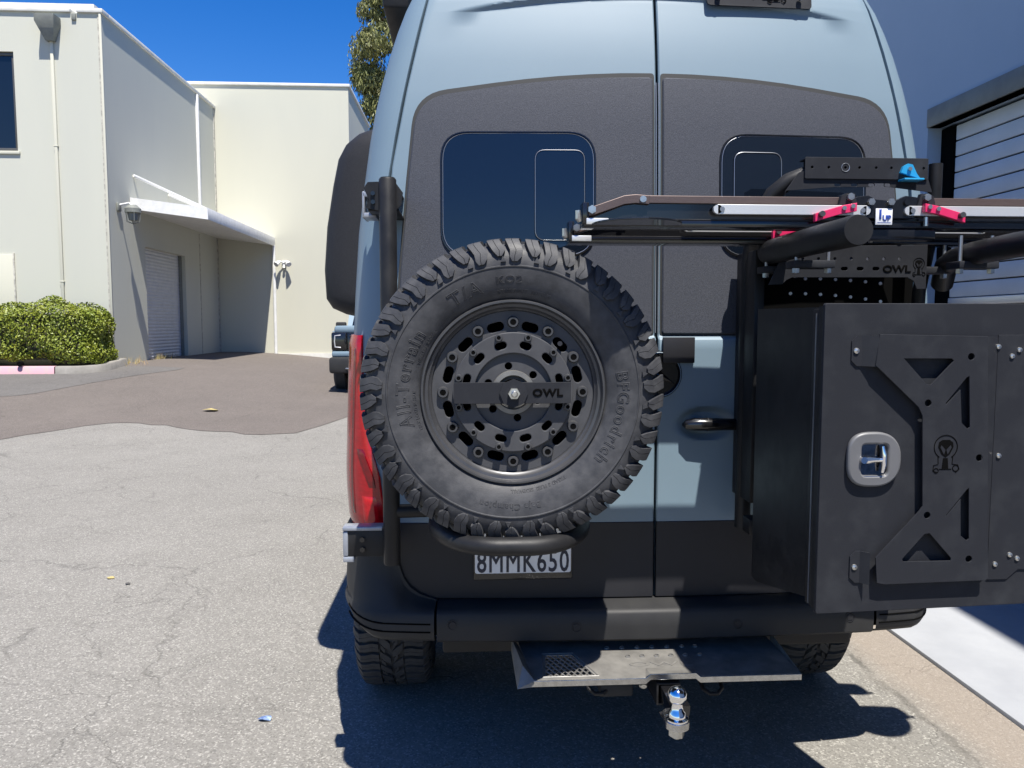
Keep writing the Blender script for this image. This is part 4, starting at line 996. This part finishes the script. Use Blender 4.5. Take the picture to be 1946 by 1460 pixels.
# retaining bar across the wheel
yb = SY-.128
bl, br_ = SX-.1555, SX+.150
ow = MB()
bar = link_mesh('retaining_bar', plate([rrect(bl, br_, SZ-.027, SZ+.0275, .004), ] , .005, FRONT(yb), .0008), M['dusty'], CR, 30)
MB().prism(circ(SX, SZ, .0375, 8), lambda x, z: (x, yb-.0085, z), lambda x, z: (x, yb-.0027, z)).build('washer_plate', M['dusty'], bar)
MB().prism(circ(SX, SZ, .0155, 6), lambda x, z: (x, yb-.024, z), lambda x, z: (x, yb-.009, z)).build('nut', M['steel'], bar)
MB().tube([(SX, yb-.02, SZ), (SX, yb-.036, SZ), (SX, yb-.039, SZ)], [.0085, .0085, .006], 14).build('bolt_end', M['steel'], bar)
t_ = text('OWL', .027, .0006, sx=1.2, space=1.1, bold=.0012); t_.transform(FRONT(yb-.0031)); t_.transform(Matrix.Translation((SX+.089, 0, SZ)))
link_mesh('lettering', t_, M['void'], bar, 0)

# ---------------------------------------------------------------- right hand carrier frame
RC = thing('cargo_carrier', 'black tube and sheet cargo carrier bolted in front of the right rear door', 'carrier', (1.1, 2.25, .8))
XL, XR = .875, 1.405; YC = 2.28
zt_ = at(1530, 318, YC).z
bl_x = at(1530, 318, YC).x; br_x = at(1762, 318, YC).x
fp = [(XL, YC+.12, .85), (XL, YC+.12, 1.3), (XL, YC+.1, 1.62)] + [(XL+.0+.10*(1-math.cos(a)), YC+.10-.10*math.sin(a), 1.70+.22*math.sin(a)) for a in [PI/2*k/8 for k in range(9)]]+[(bl_x+.02, YC, zt_-.005)]
fp = [(XL, YC+.1, .85), (XL, YC+.1, 1.45), (XL, YC+.09, 1.70), (XL+.004, YC+.07, 1.77), (XL+.018, YC+.05, 1.83), (XL+.045, YC+.03, 1.89), (XL+.085, YC+.012, 1.925), (XL+.125, YC+.004, 1.94), (bl_x+.03, YC, 1.943)]
MB().tube(fp, .0245, 18).build('frame_tube', M['powder'], RC, 60)
MB().tube([(XR, YC+.1, .85), (XR, YC+.06, 1.6), (XR, YC, 1.80), (XR, YC, at(1772, 312, YC).z)], .0195, 18).build('frame_tube', M['powder'], RC, 60)
# top channel with holes
z0_, z1_ = at(1600, 340, YC-.03).z, at(1600, 300, YC-.03).z
b0_, b1_ = at(1530, 320, YC-.03).x, at(1763, 320, YC-.03).x
nh = [(b0_+(b1_-b0_)*f_, (z0_+z1_)/2+.002) for f_ in (.055, .19, .325, .44, .575, .70, .965)]
ch = link_mesh('top_channel', plate([rrect(b0_, b1_, z0_, z1_, .004)]+[circ(x, z, .0048, 12) for x, z in nh], .004, FRONT(YC-.03)), M['dusty'], RC, 30)
m = MB(); m.box(b0_+.004, b1_-.004, YC-.028, YC+.02, z1_-.004, z1_, .001); m.box(b0_+.004, b1_-.004, YC-.028, YC+.02, z0_, z0_+.004, .001); m.build('flange', M['powder'], ch)
MB().box(b0_+.004, b1_-.004, YC-.015, YC-.01, z0_+.006, z1_-.006).build('web', M['void'], ch)
MB().tube([(nh[2][0]+.012*math.cos(a), YC-.0325, nh[2][1]+.012*math.sin(a)) for a in [2*PI*k/20 for k in range(20)]], .0012, 5, closed=True).build('scuff_ring', M['trim'], ch)
cy = at(1728, 326, YC-.04)
tab = MB().prism([(cy.x-.027, cy.z-.004), (cy.x-.02, cy.z+.014), (cy.x-.006, cy.z+.022), (cy.x+.008, cy.z+.019), (cy.x+.022, cy.z-.008), (cy.x+.034, cy.z-.022)], lambda x, z: (x, YC-.044, z), lambda x, z: (x, YC-.033, z)).build('light_bracket', M['cyan'], ch, 30)
MB().cyl((cy.x-.002, YC-.045, cy.z+.006), (cy.x-.002, YC-.05, cy.z+.006), .006, 8).build('bolt', M['steel'], tab)
MB().box(cy.x-.03, cy.x+.03, YC-.07, YC-.032, cy.z-.03, cy.z-.024, .002).build('bracket_lip', M['cyan'], tab)
# upper gusset sheet with slots
q0 = at(1478, 378, YC+.03); q1 = at(1752, 340, YC+.03)
gp = fillet([(q0.x, q0.z-.10), (q1.x+.0, q0.z-.10), (q1.x-.0, q0.z+.012), (q1.x-.03, q1.z+.03), (q0.x+.04, q1.z+.005), (q0.x, q0.z+.012)], .012)
sl = [slot(at(px_, 358, YC+.03).x, at(px_, 358, YC+.03).z, .021, .011, 0) for px_ in (1575, 1606, 1638, 1668)]
link_mesh('upper_gusset', plate([gp]+sl, .004, FRONT(YC-.024)), M['dusty'], RC, 30)
# lower gusset sheet
ylp = 2.165
X_ = lambda px, py: (at(px, py, ylp).x, at(px, py, ylp).z)
lg = [X_(1452, 470), X_(1762, 466), X_(1758, 549), X_(1742, 549), X_(1736, 534), X_(1724, 527), X_(1505, 527), X_(1494, 532), X_(1486, 540), X_(1461, 541), X_(1480, 500), X_(1500, 497)]
hs_ = [circ(*X_(px, 492), .0052, 10) for px in (1525, 1555, 1586, 1617, 1648, 1679, 1709)]+[slot(*X_(px, 511), .022, .012, 0) for px in (1573, 1604, 1634, 1664)]
lgp = link_mesh('lower_gusset', plate([lg]+hs_, .004, FRONT(ylp)), M['dusty'], RC, 30)
t_ = text('OWL', .028, .0005, sx=1.25, bold=.001); t_.transform(FRONT(ylp-.0027)); q = X_(1703, 512); t_.transform(Matrix.Translation((q[0], 0, q[1]))); link_mesh('lettering', t_, M['void'], lgp, 0)
q = X_(1745, 508); owl_mark(q[0], q[1]-.004, .033, lambda x, z: ylp-.0026, M['void'], lgp, r=.0008)
# black sheet stands for the shaded opening above the box
ybs = 2.40
bsh = link_mesh('shade_sheet', plate([rrect(.86, at(1733, 560, ybs).x, 1.44, 1.70, .01)], .004, FRONT(ybs)), M['void'], RC, 30)
for k in range(7):
    for x_, y_ in ((1502+28.5*k, 530+.45*(k-1)**2*.8), (1502+28.5*k, 558+.42*k*k)):
        if k == 0 and y_ < 550: continue
        q = at(x_, y_, ybs-.004); MB().cyl((q.x, ybs-.002, q.z), (q.x, ybs-.006, q.z), .0052, 8).build('rivet_or_sun_dot', M['silver'], bsh)  # pale discs paint the sun dots seen in this shaded opening
MB().box(.86, .89, 2.28, 2.44, .95, 1.72, .003).build('hinge_side_sheet', M['powder'], RC)
m = MB(); m.box(.845, 1.41, 2.24, 2.30, .86, .91, .006); m.build('lower_crossbar', M['powder'], RC)
for zz in (1.0, 1.3): MB().box(.87, 1.0, 2.30, 2.445, zz, zz+.09, .006).build('door_clamp', M['powder'], RC)
# two long horizontal arms that carry the bike trays
capc = at(1632, 437, 1.68)
a1 = MB().tube([(capc.x+.012, 2.22, capc.z), (capc.x, 1.86, capc.z), (capc.x, 1.688, capc.z), (capc.x, 1.68, capc.z)], [.035, .035, .035, .033], 26).build('tray_arm', M['powder'], RC, 50)
c2 = at(1870, 474, 1.85)
MB().tube([at(1790, 540, 2.30), at(1798, 505, 2.24), at(1815, 493, 2.14), at(1850, 482, 2.0), at(1930, 466, 1.82), at(2003, 455, 1.70), at(2007, 454, 1.692)], [.031, .031, .031, .031, .031, .031, .029], 26).build('tray_arm', M['powder'], RC, 50)

# ---------------------------------------------------------------- bike trays
BK = thing('bike_rack', 'two-tray folding bike rack with silver bars and crimson levers above the storage box', 'bike rack', (1.04, 2.1, 1.73))
def tray(Y, k, zc):
    xc = 1.045*k
    rail = MB().box(.285*k, 1.80*k, Y-.024, Y+.056, zc, zc+.016, .002).build('tray_rail', M['gloss_black'], BK)
    MB().box(.34*k, 1.75*k, Y-.0235, Y+.0555, zc+.0165, zc+.020, .001).build('rail_lip', M['powder'], rail)
    MB().prism([(xc+d*k, zc+z) for d, z in ((-.735, .0205), (.735, .0205), (.735, .024), (.66, .054), (.62, .060), (-.62, .060), (-.66, .054), (-.735, .024))], lambda x, z: (x, Y-.012, z), lambda x, z: (x, Y-.004, z)).build('web', M['gloss_black'], rail)
    for s in (-1, 1):
        X = lambda d: xc+s*d*k
        # bent brown arm: flat inner length and drooping outer length
        def bar_(pts, th, y0, y1, nm, m_, par, sm_=30):
            n_ = len(pts); up_ = [(X(d), z+th/2) for d, z in pts]; dn = [(X(d), z-th/2) for d, z in pts][::-1]
            return link_mesh(nm, plate([up_+dn], y1-y0, FRONT((y0+y1)/2), .0012), m_, par, sm_)
        fa = bar_([(.10, zc+.070), (.615, zc+.070)], .017, Y-.020, Y+.052, 'arm', M['brown'], BK)
        bar_([(.600, zc+.068), (.632, zc+.0705), (.66, zc+.0675), (.735, zc+.040), (.748, zc+.037)], .020, Y-.024, Y+.050, 'arm_tip', M['brown'], fa)
        bar_([(.10, zc+.055), (.60, zc+.055), (.70, zc+.032), (.74, zc+.018)], .010, Y-.002, Y+.014, 'under_arm', M['gloss_black'], fa)
        MB().cyl((X(.615), Y-.021, zc+.069), (X(.615), Y-.030, zc+.069), .0085, 12).build('pivot_bolt', M['steel'], fa)
        MB().cyl((X(.742), Y-.025, zc+.041), (X(.742), Y-.036, zc+.041), .011, 6).build('end_bolt', M['steel'], fa)
        MB().box(min(X(.748), X(.764)), max(X(.748), X(.764)), Y-.026, Y+.02, zc+.006, zc+.060, .002).build('end_bracket', M['gloss_black'], fa)
        MB().tube([(X(.770), Y-.02, zc+.012), (X(.774), Y-.022, zc+.02), (X(.776), Y-.024, zc+.040)], [.006, .009, .007], 8).build('wing_bolt', M['steel'], fa)
        MB().box(min(X(.70), X(.755)), max(X(.70), X(.755)), Y-.03, Y-.026, zc+.004, zc+.020, .0015).build('hook', M['silver'], fa)
        # silver locking bar
        sb = bar_([(.055, zc+.044), (.43, zc+.044)], .023, Y-.036, Y-.026, 'locking_bar', M['silver'], BK)
        for d in (.064, .42): MB().cyl((X(d), Y-.036, zc+.044), (X(d), Y-.0385, zc+.044), .0065, 12).build('rivet_or_sun_dot', M['trim'], sb)
        MB().cyl((X(.43), Y-.036, zc+.044), (X(.43), Y-.026, zc+.044), .0115, 16).build('bar_end', M['silver'], sb)
        MB().cyl((X(.055), Y-.036, zc+.044), (X(.055), Y-.026, zc+.044), .0115, 16).build('bar_end', M['silver'], sb)
        # crimson lever
        lv = bar_([(.088, zc+.050), (.125, zc+.043), (.175, zc+.028), (.19, zc+.023)], .019, Y-.052, Y-.038, 'release_lever', M['pink'], BK)
        for d, z in ((.098, zc+.052), (.120, zc+.047)): MB().cyl((X(d), Y-.052, z), (X(d), Y-.056, z), .0058, 10).build('rivet_or_sun_dot', M['steel'], lv)
        MB().cyl((X(.178), Y-.05, zc+.030), (X(.178), Y-.064, zc+.031), .0075, 12).build('lever_pin', M['wheel_lip'], lv)
        jb = MB().prism([(X(.075), zc+.05), (X(.125), zc+.05), (X(.118), zc+.082), (X(.105), zc+.088), (X(.085), zc+.088)], lambda x, z: (x, Y-.034, z), lambda x, z: (x, Y-.0205, z)).build('pivot_bracket', M['dusty'], BK, 30)
        MB().cyl((X(.098), Y-.035, zc+.078), (X(.098), Y-.044, zc+.078), .0095, 6).build('bolt', M['steel'], jb)
        MB().cyl((X(.100), Y-.034, zc+.005), (X(.100), Y-.034, zc+.028), .006, 8).build('stop_pin', M['steel'], jb)
    cb = link_mesh('centre_bracket', plate([fillet([(xc-.075, zc+.026), (xc+.075, zc+.026), (xc+.085, zc+.078), (xc+.05, zc+.082), (xc+.02, zc+.068), (xc-.03, zc+.072), (xc-.05, zc+.082), (xc-.085, zc+.078)], .006)], .012, FRONT(Y-.024), .0015), M['gloss_black'], BK, 30)
    for d in (-.045, .008): MB().prism(circ(xc+d, zc+.066, .0095, 6), lambda x, z: (x, Y-.040, z), lambda x, z: (x, Y-.031, z)).build('hex_bolt', M['steel'], cb)
    MB().prism(circ(xc+.053, zc+.066, .009, 6), lambda x, z: (x, Y-.036, z), lambda x, z: (x, Y-.031, z)).build('hex_bolt', M['gloss_black'], cb)
    MB().box(xc-.14, xc+.14, Y-.022, Y+.022, zc-.03, zc-.002, .003).build('carriage', M['gloss_black'], BK)
    return rail
YT1, YT2 = 2.009, 2.214
tray(YT1, 1.045, 1.749); tray(YT2, 1.012, 1.728)
q = at(1680, 412, YT1-.034)
lbx = MB().box(q.x-.0225, q.x+.0225, YT1-.0345, YT1-.031, q.z-.021, q.z+.021, .001).build('label_plate', M['white'], BK)
t_ = text('1', .034, .0004, sx=1.0, bold=.0012); t_.transform(FRONT(YT1-.0352)); t_.transform(Matrix.Translation((q.x-.0105, 0, q.z+.005))); link_mesh('lettering', t_, M['print_blue'], lbx, 0)
t_ = text('UP', .0185, .0004, bold=.0008); t_.transform(FRONT(YT1-.0352)); t_.transform(Matrix.Translation((q.x+.0065, 0, q.z-.004))); link_mesh('lettering', t_, M['print_blue'], lbx, 0)
MB().box(q.x-.018, q.x+.018, YT1-.0352, YT1-.0348, q.z-.0155, q.z-.0147).build('small_print', M['print_blue'], lbx, 0)
# rounded wheel hooks reaching forward at the tray ends
for s in (-1, 1):
    xh = 1.045*1.045+s*.66
    pl_ = [(xh+s*.115*math.cos(a), 1.985-.125*math.sin(a)) for a in [PI*i_/16 for i_ in range(17)]]
    link_mesh('wheel_hook', plate([pl_], .005, FLAT(1.7535), .001), M['gloss_black'], BK, 30)
# clamps under the trays
for Y in (YT1, YT2):
    for X0 in (capc.x+.04, at(1848, 500, YT1).x):
        zc = 1.735
        cp = MB().box(X0-.055, X0+.055, Y-.03, Y+.03, capc.z-.062, capc.z-.042, .003).build('clamp_plate', M['dusty'], BK)
        for s in (-1, 1):
            MB().cyl((X0+s*.043, Y-.012, capc.z-.075), (X0+s*.043, Y-.012, zc-.002), .005, 10).build('clamp_bolt', M['trim'], cp)
            MB().prism(circ(X0+s*.043, Y-.012, .010, 6), lambda x, y: (x, y, capc.z-.074), lambda x, y: (x, y, capc.z-.0622)).build('nut', M['steel'], cp)

# ---------------------------------------------------------------- storage box
XB0, XB1, YB0, YB1 = .775, 1.315, 1.66, 2.06; ZB0, ZB1 = .862, 1.542
BX = thing('storage_box', 'large black sheet-metal storage box with T-handle latch on the right carrier', 'storage box', (1.03, 1.9, .80))
prof = [(YB0, ZB0+.012), (YB0, ZB1-.006), (YB1, ZB1-.003), (YB1, .80), (YB1-.03, .792)]
MB().prism(prof, lambda y, z: (XB0+.012, y, z), lambda y, z: (XB1-.01, y, z)).build('body', M['powder'], BX, 30)
MB().box(XB0-.004, XB0+.006, YB0-.004, YB0+.028, ZB0+.0, ZB1-.01, .002).build('side_flange', M['powder'], BX)
MB().box(XB0-.006, XB0-.0045, YB0+.006, YB0+.010, ZB0+.004, ZB1-.02).build('flange_edge', M['trim'], BX)
lidp = fillet([(.7685, ZB0-.004, .004), (1.33, ZB0+.012, .004), (1.33, 1.475, .004), (1.242, 1.482, .02), (1.2415, ZB1, .004), (.7685, ZB1, .004)], .004)
yl = 1.628
lid = link_mesh('lid', plate([lidp], .012, FRONT(yl), .0015), M['dusty'], BX, 30)
MB().box(.7695, .7735, yl+.005, YB0-.005, ZB0, ZB1-.004).build('lid_return', M['powder'], lid)
MB().box(.78, 1.24, yl+.005, YB0-.001, ZB1-.004, ZB1-.0008).build('lid_top_return', M['dusty'], lid)
L3 = lambda px, py, y=yl: (at(px, py, y).x, at(px, py, y).z)
# braced sheet with cut-outs, standing off the lid
ybp = yl-.023
bp2 = lambda *l: [L3(px, py, ybp) for px, py in l]
outer = bp2((1672, 636), (1876, 640), (1876, 1098), (1872, 1102), (1680, 1110), (1666, 1107), (1664, 1060), (1748, 970), (1753, 962), (1753, 790), (1746, 774), (1668, 698), (1664, 694))
cut = [bp2((1716, 681), (1808, 681), (1813, 686), (1772, 728), (1768, 732), (1760, 731)), bp2((1796, 766), (1836, 717), (1842, 714), (1843, 812), (1838, 816), (1826, 804), (1824, 742), (1797, 770)),
       bp2((1797, 978), (1836, 930), (1841, 926), (1841, 1024), (1836, 1028), (1824, 1018), (1824, 950), (1797, 982)), bp2((1713, 1062), (1756, 1014), (1766, 1013), (1807, 1060), (1806, 1066), (1715, 1068))]
hl_ = [circ(*L3(px, py, ybp), .0082, 18) for px, py in ((1845, 678), (1763, 766), (1860, 870), (1761, 979), (1840, 1062))]
br = link_mesh('brace_sheet', plate([outer]+cut+hl_, .004, FRONT(ybp), .0007), M['dusty'], BX, 30)
for (pa_, pb_) in (((1618, 638), (1666, 696)), ((1614, 1050), (1664, 1108))):
    ax, az = L3(pa_[0], pb_[1], yl-.01); bx_, bz = L3(pb_[0], pa_[1], yl-.02)
    m = MB(); m.prism([(ax, az+.012), (ax+.012, az), (ax+.022, az), (ax+.022, bz), (ax+.012, bz), (ax, bz-.012)], lambda x, z: (x, yl-.0095, z), lambda x, z: (x, yl-.0062, z))
    x1_ = L3(pb_[0]+2, 700, ybp)[0]
    m.add([(ax+.022, yl-.0095, az), (x1_, ybp-.002, az-.001), (x1_, ybp-.002, bz), (ax+.022, yl-.0095, bz), (ax+.022, yl-.0062, az), (x1_, ybp+.002, az-.001), (x1_, ybp+.002, bz), (ax+.022, yl-.0062, bz)], [(0, 1, 2, 3), (4, 7, 6, 5), (0, 4, 5, 1), (3, 2, 6, 7)])
    ft = m.build('standoff_foot', M['dusty'], br, 25)
    q = (ax+.010, (az+bz)/2); MB().lathe([(0, .0068), (.003, .006), (.005, .001)], 12, lambda a, r, th: (q[0]+r*math.cos(th), yl-.0095-a, q[1]+r*math.sin(th))).build('rivet_or_sun_dot', M['steel'], ft)
# fold on the far edge of the brace and flat rear plate with rivets
x2 = L3(1876, 640, ybp)[0]; zt2, zb2 = L3(1876, 640, ybp)[1], L3(1876, 1098, ybp)[1]
x3 = L3(1893, 640, yl)[0]
m = MB(); m.add([(x2-.001, ybp-.002, zb2), (x3, yl-.008, zb2), (x3, yl-.008, zt2), (x2-.001, ybp-.002, zt2), (x2-.001, ybp+.002, zb2), (x3, yl-.006, zb2), (x3, yl-.006, zt2), (x2-.001, ybp+.002, zt2)], [(0, 1, 2, 3), (4, 7, 6, 5), (0, 4, 5, 1), (3, 2, 6, 7)]); m.build('fold', M['dusty'], br, 25)
zb3 = L3(1900, 1098, yl)[1]; zt3 = L3(1900, 637, yl)[1]
rp = plate([fillet([(x3, zb3), (x3+.045, zb3), (x3+.07, zb3+.022), (1.315, zb3+.022), (1.315, zt3), (x3, zt3)], .001)], .003, FRONT(yl-.0078), .0006)
rp = link_mesh('hinge_plate', rp, M['dusty'], BX, 30)
for px_, py_ in ((1897, 659), (1937, 665), (1923, 677), (1897, 866), (1918, 1054), (1932, 1061), (1890, 1072)):
    q = L3(px_, py_, yl-.009); MB().lathe([(0, .006), (.003, .0052), (.0045, .001)], 12, lambda a, r, th: (q[0]+r*math.cos(th), yl-.0094-a, q[1]+r*math.sin(th))).build('rivet_or_sun_dot', M['steel'], rp)
q = L3(1797, 870, ybp); owl_mark(q[0]-.002, q[1]+.002, .052, lambda x, z: ybp-.0022, M['void'], br, r=.0011)
# T-handle latch
c = L3(1657, 872, yl-.006)
def oval(k): return fillet([(c[0]-.060*k, c[1]-.056*k, .034*k), (c[0]+.018*k, c[1]-.066*k, .04*k), (c[0]+.068*k, c[1]-.02*k, .036*k), (c[0]+.062*k, c[1]+.04*k, .036*k), (c[0]+.0*k, c[1]+.064*k, .04*k), (c[0]-.052*k, c[1]+.052*k, .034*k)], .03, 10)
def dshape(k):
    out = []
    for i in range(64):
        a = 2*PI*i/64; ca, sa = math.cos(a), math.sin(a); ex_ = .62 if ca < 0 else .86
        out.append((c[0]+.0595*k*math.copysign(abs(ca)**ex_, ca), c[1]+.060*k*math.copysign(abs(sa)**(.62 if ca < 0 else .80), sa)))
    return out
lt = link_mesh('latch', plate([dshape(.93), rrect(c[0]-.0335, c[0]+.034, c[1]-.040, c[1]+.038, .016)], .014, FRONT(yl-.012), .0045), M['latch'], BX, 50)
MB().box(c[0]-.036, c[0]+.036, yl-.0105, yl-.0065, c[1]-.042, c[1]+.04).build('latch_pan', M['dark_chrome'], lt, 0)
MB().box(c[0]-.036, c[0]+.036, yl-.018, yl-.0106, c[1]-.042, c[1]-.036).build('pan_wall', M['chrome'], lt, 0)
MB().tube([(c[0]+.016, yl-.0215, c[1]-.028), (c[0]+.018, yl-.024, c[1]-.01), (c[0]+.018, yl-.024, c[1]+.012), (c[0]+.016, yl-.0215, c[1]+.030)], [.003, .0055, .0055, .003], 12).build('t_handle', M['chrome'], lt)
MB().tube([(c[0]-.03, yl-.017, c[1]-.001), (c[0]-.016, yl-.017, c[1]-.001), (c[0]+.0, yl-.018, c[1]+.0), (c[0]+.017, yl-.023, c[1])], [.006, .0085, .006, .0045], 12).build('handle_shaft', M['chrome'], lt)
MB().cyl((c[0]-.027, yl-.012, c[1]), (c[0]-.027, yl-.026, c[1]), .0075, 14).build('lock_barrel', M['chrome'], lt)

# ---------------------------------------------------------------- hitch step and ball mount
ST = thing('hitch_step', 'worn sheet-metal hitch step below the rear bumper', 'step', (.57, 2.3, .40))
yf0, zf = 2.19, .437
fl_ = at(983, 1299, yf0); frr = at(1522, 1282, yf0)
xl_, xr_ = fl_.x, frr.x; yb2 = 2.47; zs_ = .447
XT = lambda px: at(px, 1290, yf0).x
hol = [circ(XT(px), 2.335, .0068, 10) for px in (1212, 1241, 1270, 1299, 1328, 1357)]+[circ(XT(px)-.004, 2.40, .0068, 10) for px in (1180, 1211, 1242, 1273, 1304, 1335, 1362)]
top = plate([[(xl_+.05, yf0), (xr_, yf0), (xr_, yb2), (xl_+.02, yb2)]]+[[(xl_+.085, yf0+.022), (xl_+.235, yf0+.022), (xl_+.185, yf0+.17), (xl_+.10, yf0+.17)]]+hol, .004, FLAT(zs_), .0006)
tp = link_mesh('step_plate', top, M['step'], ST, 30)
# raised rims of the grip holes
for px, yy in [(p, 2.335) for p in (1212, 1241, 1270, 1299, 1328, 1357)]+[(p, 2.40) for p in (1180, 1211, 1242, 1273, 1304, 1335, 1362)]:
    x = XT(px)-(.004 if yy > 2.35 else 0); MB().lathe([(0, .0095), (.004, .0082), (.004, .0068), (-.002, .0066)], 14, lambda a, r, th: (x+r*math.cos(th), yy+r*math.sin(th), zs_+.002+a)).build('grip_dimple', M['step'], tp, 40)
# expanded mesh insert
m = MB()
gx0, gx1, gy0, gy1 = xl_+.078, xl_+.245, yf0+.015, yf0+.178
for i in range(9):
    for j in range(8):
        x = gx0+.006+i*.0185+(.00925 if j % 2 else 0); y = gy0+.010+j*.0205
        if x > gx1-.004-(y-gy0)*.28: continue
        m.tube([(x-.0092, y, zs_-.002), (x, y+.0105, zs_), (x+.0092, y, zs_-.002), (x, y-.0105, zs_-.004)], .0016, 5, closed=True)
m.build('mesh_insert', M['step'], tp, 40)
m = MB(); bd = [(gx0, gy0), (gx1, gy0), (gx1-.055, gy1), (gx0+.012, gy1)]
m.tube([(x, y, zs_+.0022) for x, y in bd], .0028, 6, closed=True); m.build('mesh_border', M['step'], tp, 40)
nx0, nx1 = XT(1236), XT(1322)
lipp = [(xl_+.05, zs_-.016), (nx0-.014, zs_-.016), (nx0, zs_-.0035), (nx1, zs_-.0035), (nx1+.014, zs_-.016), (xr_, zs_-.016), (xr_, zs_+.0005), (nx1+.014, zs_+.0005), (nx1, zs_+.0125), (nx0, zs_+.0125), (nx0-.014, zs_+.0005), (xl_+.05, zs_+.0005)]
link_mesh('front_lip', plate([lipp], .004, FRONT(yf0-.0025), .0008), M['nickel'], ST, 30)
MB().add([(nx0, yf0, zs_+.0125), (nx1, yf0, zs_+.0125), (nx1, yf0+.06, zs_+.003), (nx0, yf0+.06, zs_+.003), (nx0-.014, yf0, zs_+.003), (nx1+.014, yf0, zs_+.003)], [(0, 1, 2, 3), (4, 0, 3), (1, 5, 2)]).build('receiver_hump', M['step'], tp, 0)
# left cheek
m = MB(); m.add([(xl_, yf0-.004, zs_-.022), (xl_+.052, yf0-.004, zs_-.016), (xl_+.052, yf0-.002, zs_+.001), (xl_+.018, yf0+.03, zs_+.034), (xl_-.004, yb2-.03, zs_+.03), (xl_-.004, yb2-.03, zs_-.02), (xl_+.02, yb2-.03, zs_+.002)], [(0, 1, 2, 3), (0, 3, 4, 5), (2, 6, 4, 3)]); m.build('side_cheek', M['step'], ST, 0)
m = MB(); m.add([(xr_, yf0-.003, zs_-.02), (xr_+.003, yf0-.003, zs_+.0), (xr_+.003, yb2-.03, zs_+.03), (xr_+.003, yb2-.03, zs_-.02)], [(0, 1, 2, 3)]); m.build('side_cheek', M['step'], ST, 0)
t_ = text('OWL', .05, .0012, sx=1.7); t_.transform(Matrix.Diagonal((1, .8, 1, 1))); t_.transform(Matrix.Translation((XT(1268), yf0+.085, zs_+.0024))); link_mesh('lettering', t_, M['step'], tp, 30)
MB().box(.40, .90, 2.48, 2.56, .40, .452, .004).build('mount_beam', M['powder'], ST)
for xx_ in (.44, .86): MB().box(xx_-.03, xx_+.03, 2.30, 2.5, .425, .444, .003).build('support_rail', M['powder'], ST)
RV = thing('hitch_receiver', 'black square hitch receiver with chain loops under the step', 'hitch receiver', (.575, 2.35, .35))
xc2 = at(1270, 1290, 2.2).x
rt = MB(); 
for (a, b_, c_, d_) in ((-.036, .036, .026, .032), (-.036, .036, -.036, -.030), (-.036, -.030, -.0298, .0258), (.030, .036, -.0298, .0258)): rt.box(xc2+a, xc2+b_, 2.195, 2.56, .395+c_, .395+d_, .001)
rt.build('receiver_tube', M['powder'], RV)
q = at(1170, 1306, 2.26); MB().box(q.x-.05, q.x+.05, 2.24, 2.5, q.z-.022, q.z+.018, .006).build('plug_housing', M['plastic'], RV)
q = at(1222, 1302, 2.22); MB().lathe([(-.012, .001), (-.012, .011), (0, .013), (.006, .009), (.006, .001)], 16, lambda a, r, th: (q.x+r*math.cos(th), 2.215-a, q.z+r*.7*math.sin(th))).build('hitch_pin_end', M['steel'], RV)
for px_ in (1135, 1350):
    q = at(px_, 1300, 2.27); MB().tube([(q.x-.032, 2.29, q.z+.02), (q.x-.03, 2.25, q.z-.004), (q.x-.012, 2.235, q.z-.014), (q.x+.012, 2.235, q.z-.014), (q.x+.03, 2.25, q.z-.004), (q.x+.032, 2.29, q.z+.02)], .0065, 10).build('chain_loop', M['powder'], RV)
MB().box(xc2-.4, xc2+.4, 2.50, 2.58, .37, .43, .008).build('cross_tube', M['powder'], RV)
BM = thing('ball_mount', 'chrome tow ball on a black drop mount', 'tow ball', (.57, 2.02, .36))
YBL = 2.0; qb = at(1287, 1322, YBL); bx3, bz3 = qb.x, qb.z
rb = .0262
MB().box(xc2-.024, xc2+.024, 2.06, 2.36, .372, .418, .003).build('shank', M['gloss_black'], BM)
MB().prism([(xc2-.026, .432), (xc2+.022, .432), (xc2+.020, .405), (bx3+.02, bz3-.085), (bx3-.03, bz3-.085), (xc2-.027, .41)], lambda x, z: (x, 2.045, z), lambda x, z: (x, 2.075, z)).build('drop_plate', M['gloss_black'], BM)
MB().prism(circ(0, 0, .034, 28), lambda x, y: (bx3+x*1.0, YBL+y+(.03 if y > .015 else 0), bz3-.087), lambda x, y: (bx3+x*1.0, YBL+y+(.03 if y > .015 else 0), bz3-.068)).build('tongue', M['nickel'], BM, 40)
bp3 = [(-.068, .031), (-.062, .031), (-.058, .0235), (-.046, .0225), (-.040, .017), (-.028, .0155)]+[(-rb*math.cos(a), rb*math.sin(a)) for a in [R(34+k*(146/18)) for k in range(19)]]
MB().lathe(bp3, 36, lambda a, r, th: (bx3+r*math.cos(th), YBL+r*math.sin(th), bz3+a)).build('ball', M['chrome'], BM, 50)
nt_ = MB().prism(circ(bx3, YBL, .0215, 6), lambda x, y: (x, y, bz3-.113), lambda x, y: (x, y, bz3-.0965)).build('nut', M['steel'], BM, 30)
MB().lathe([(-.097, .001), (-.097, .022), (-.088, .024), (-.087, .001)], 20, lambda a, r, th: (bx3+r*math.cos(th), YBL+r*math.sin(th), bz3+a)).build('washer', M['steel'], BM, 30)
MB().lathe([(-.12, .001), (-.12, .0095), (-.112, .0105)], 16, lambda a, r, th: (bx3+r*math.cos(th), YBL+r*math.sin(th), bz3+a)).build('thread_end', M['steel'], BM, 30)
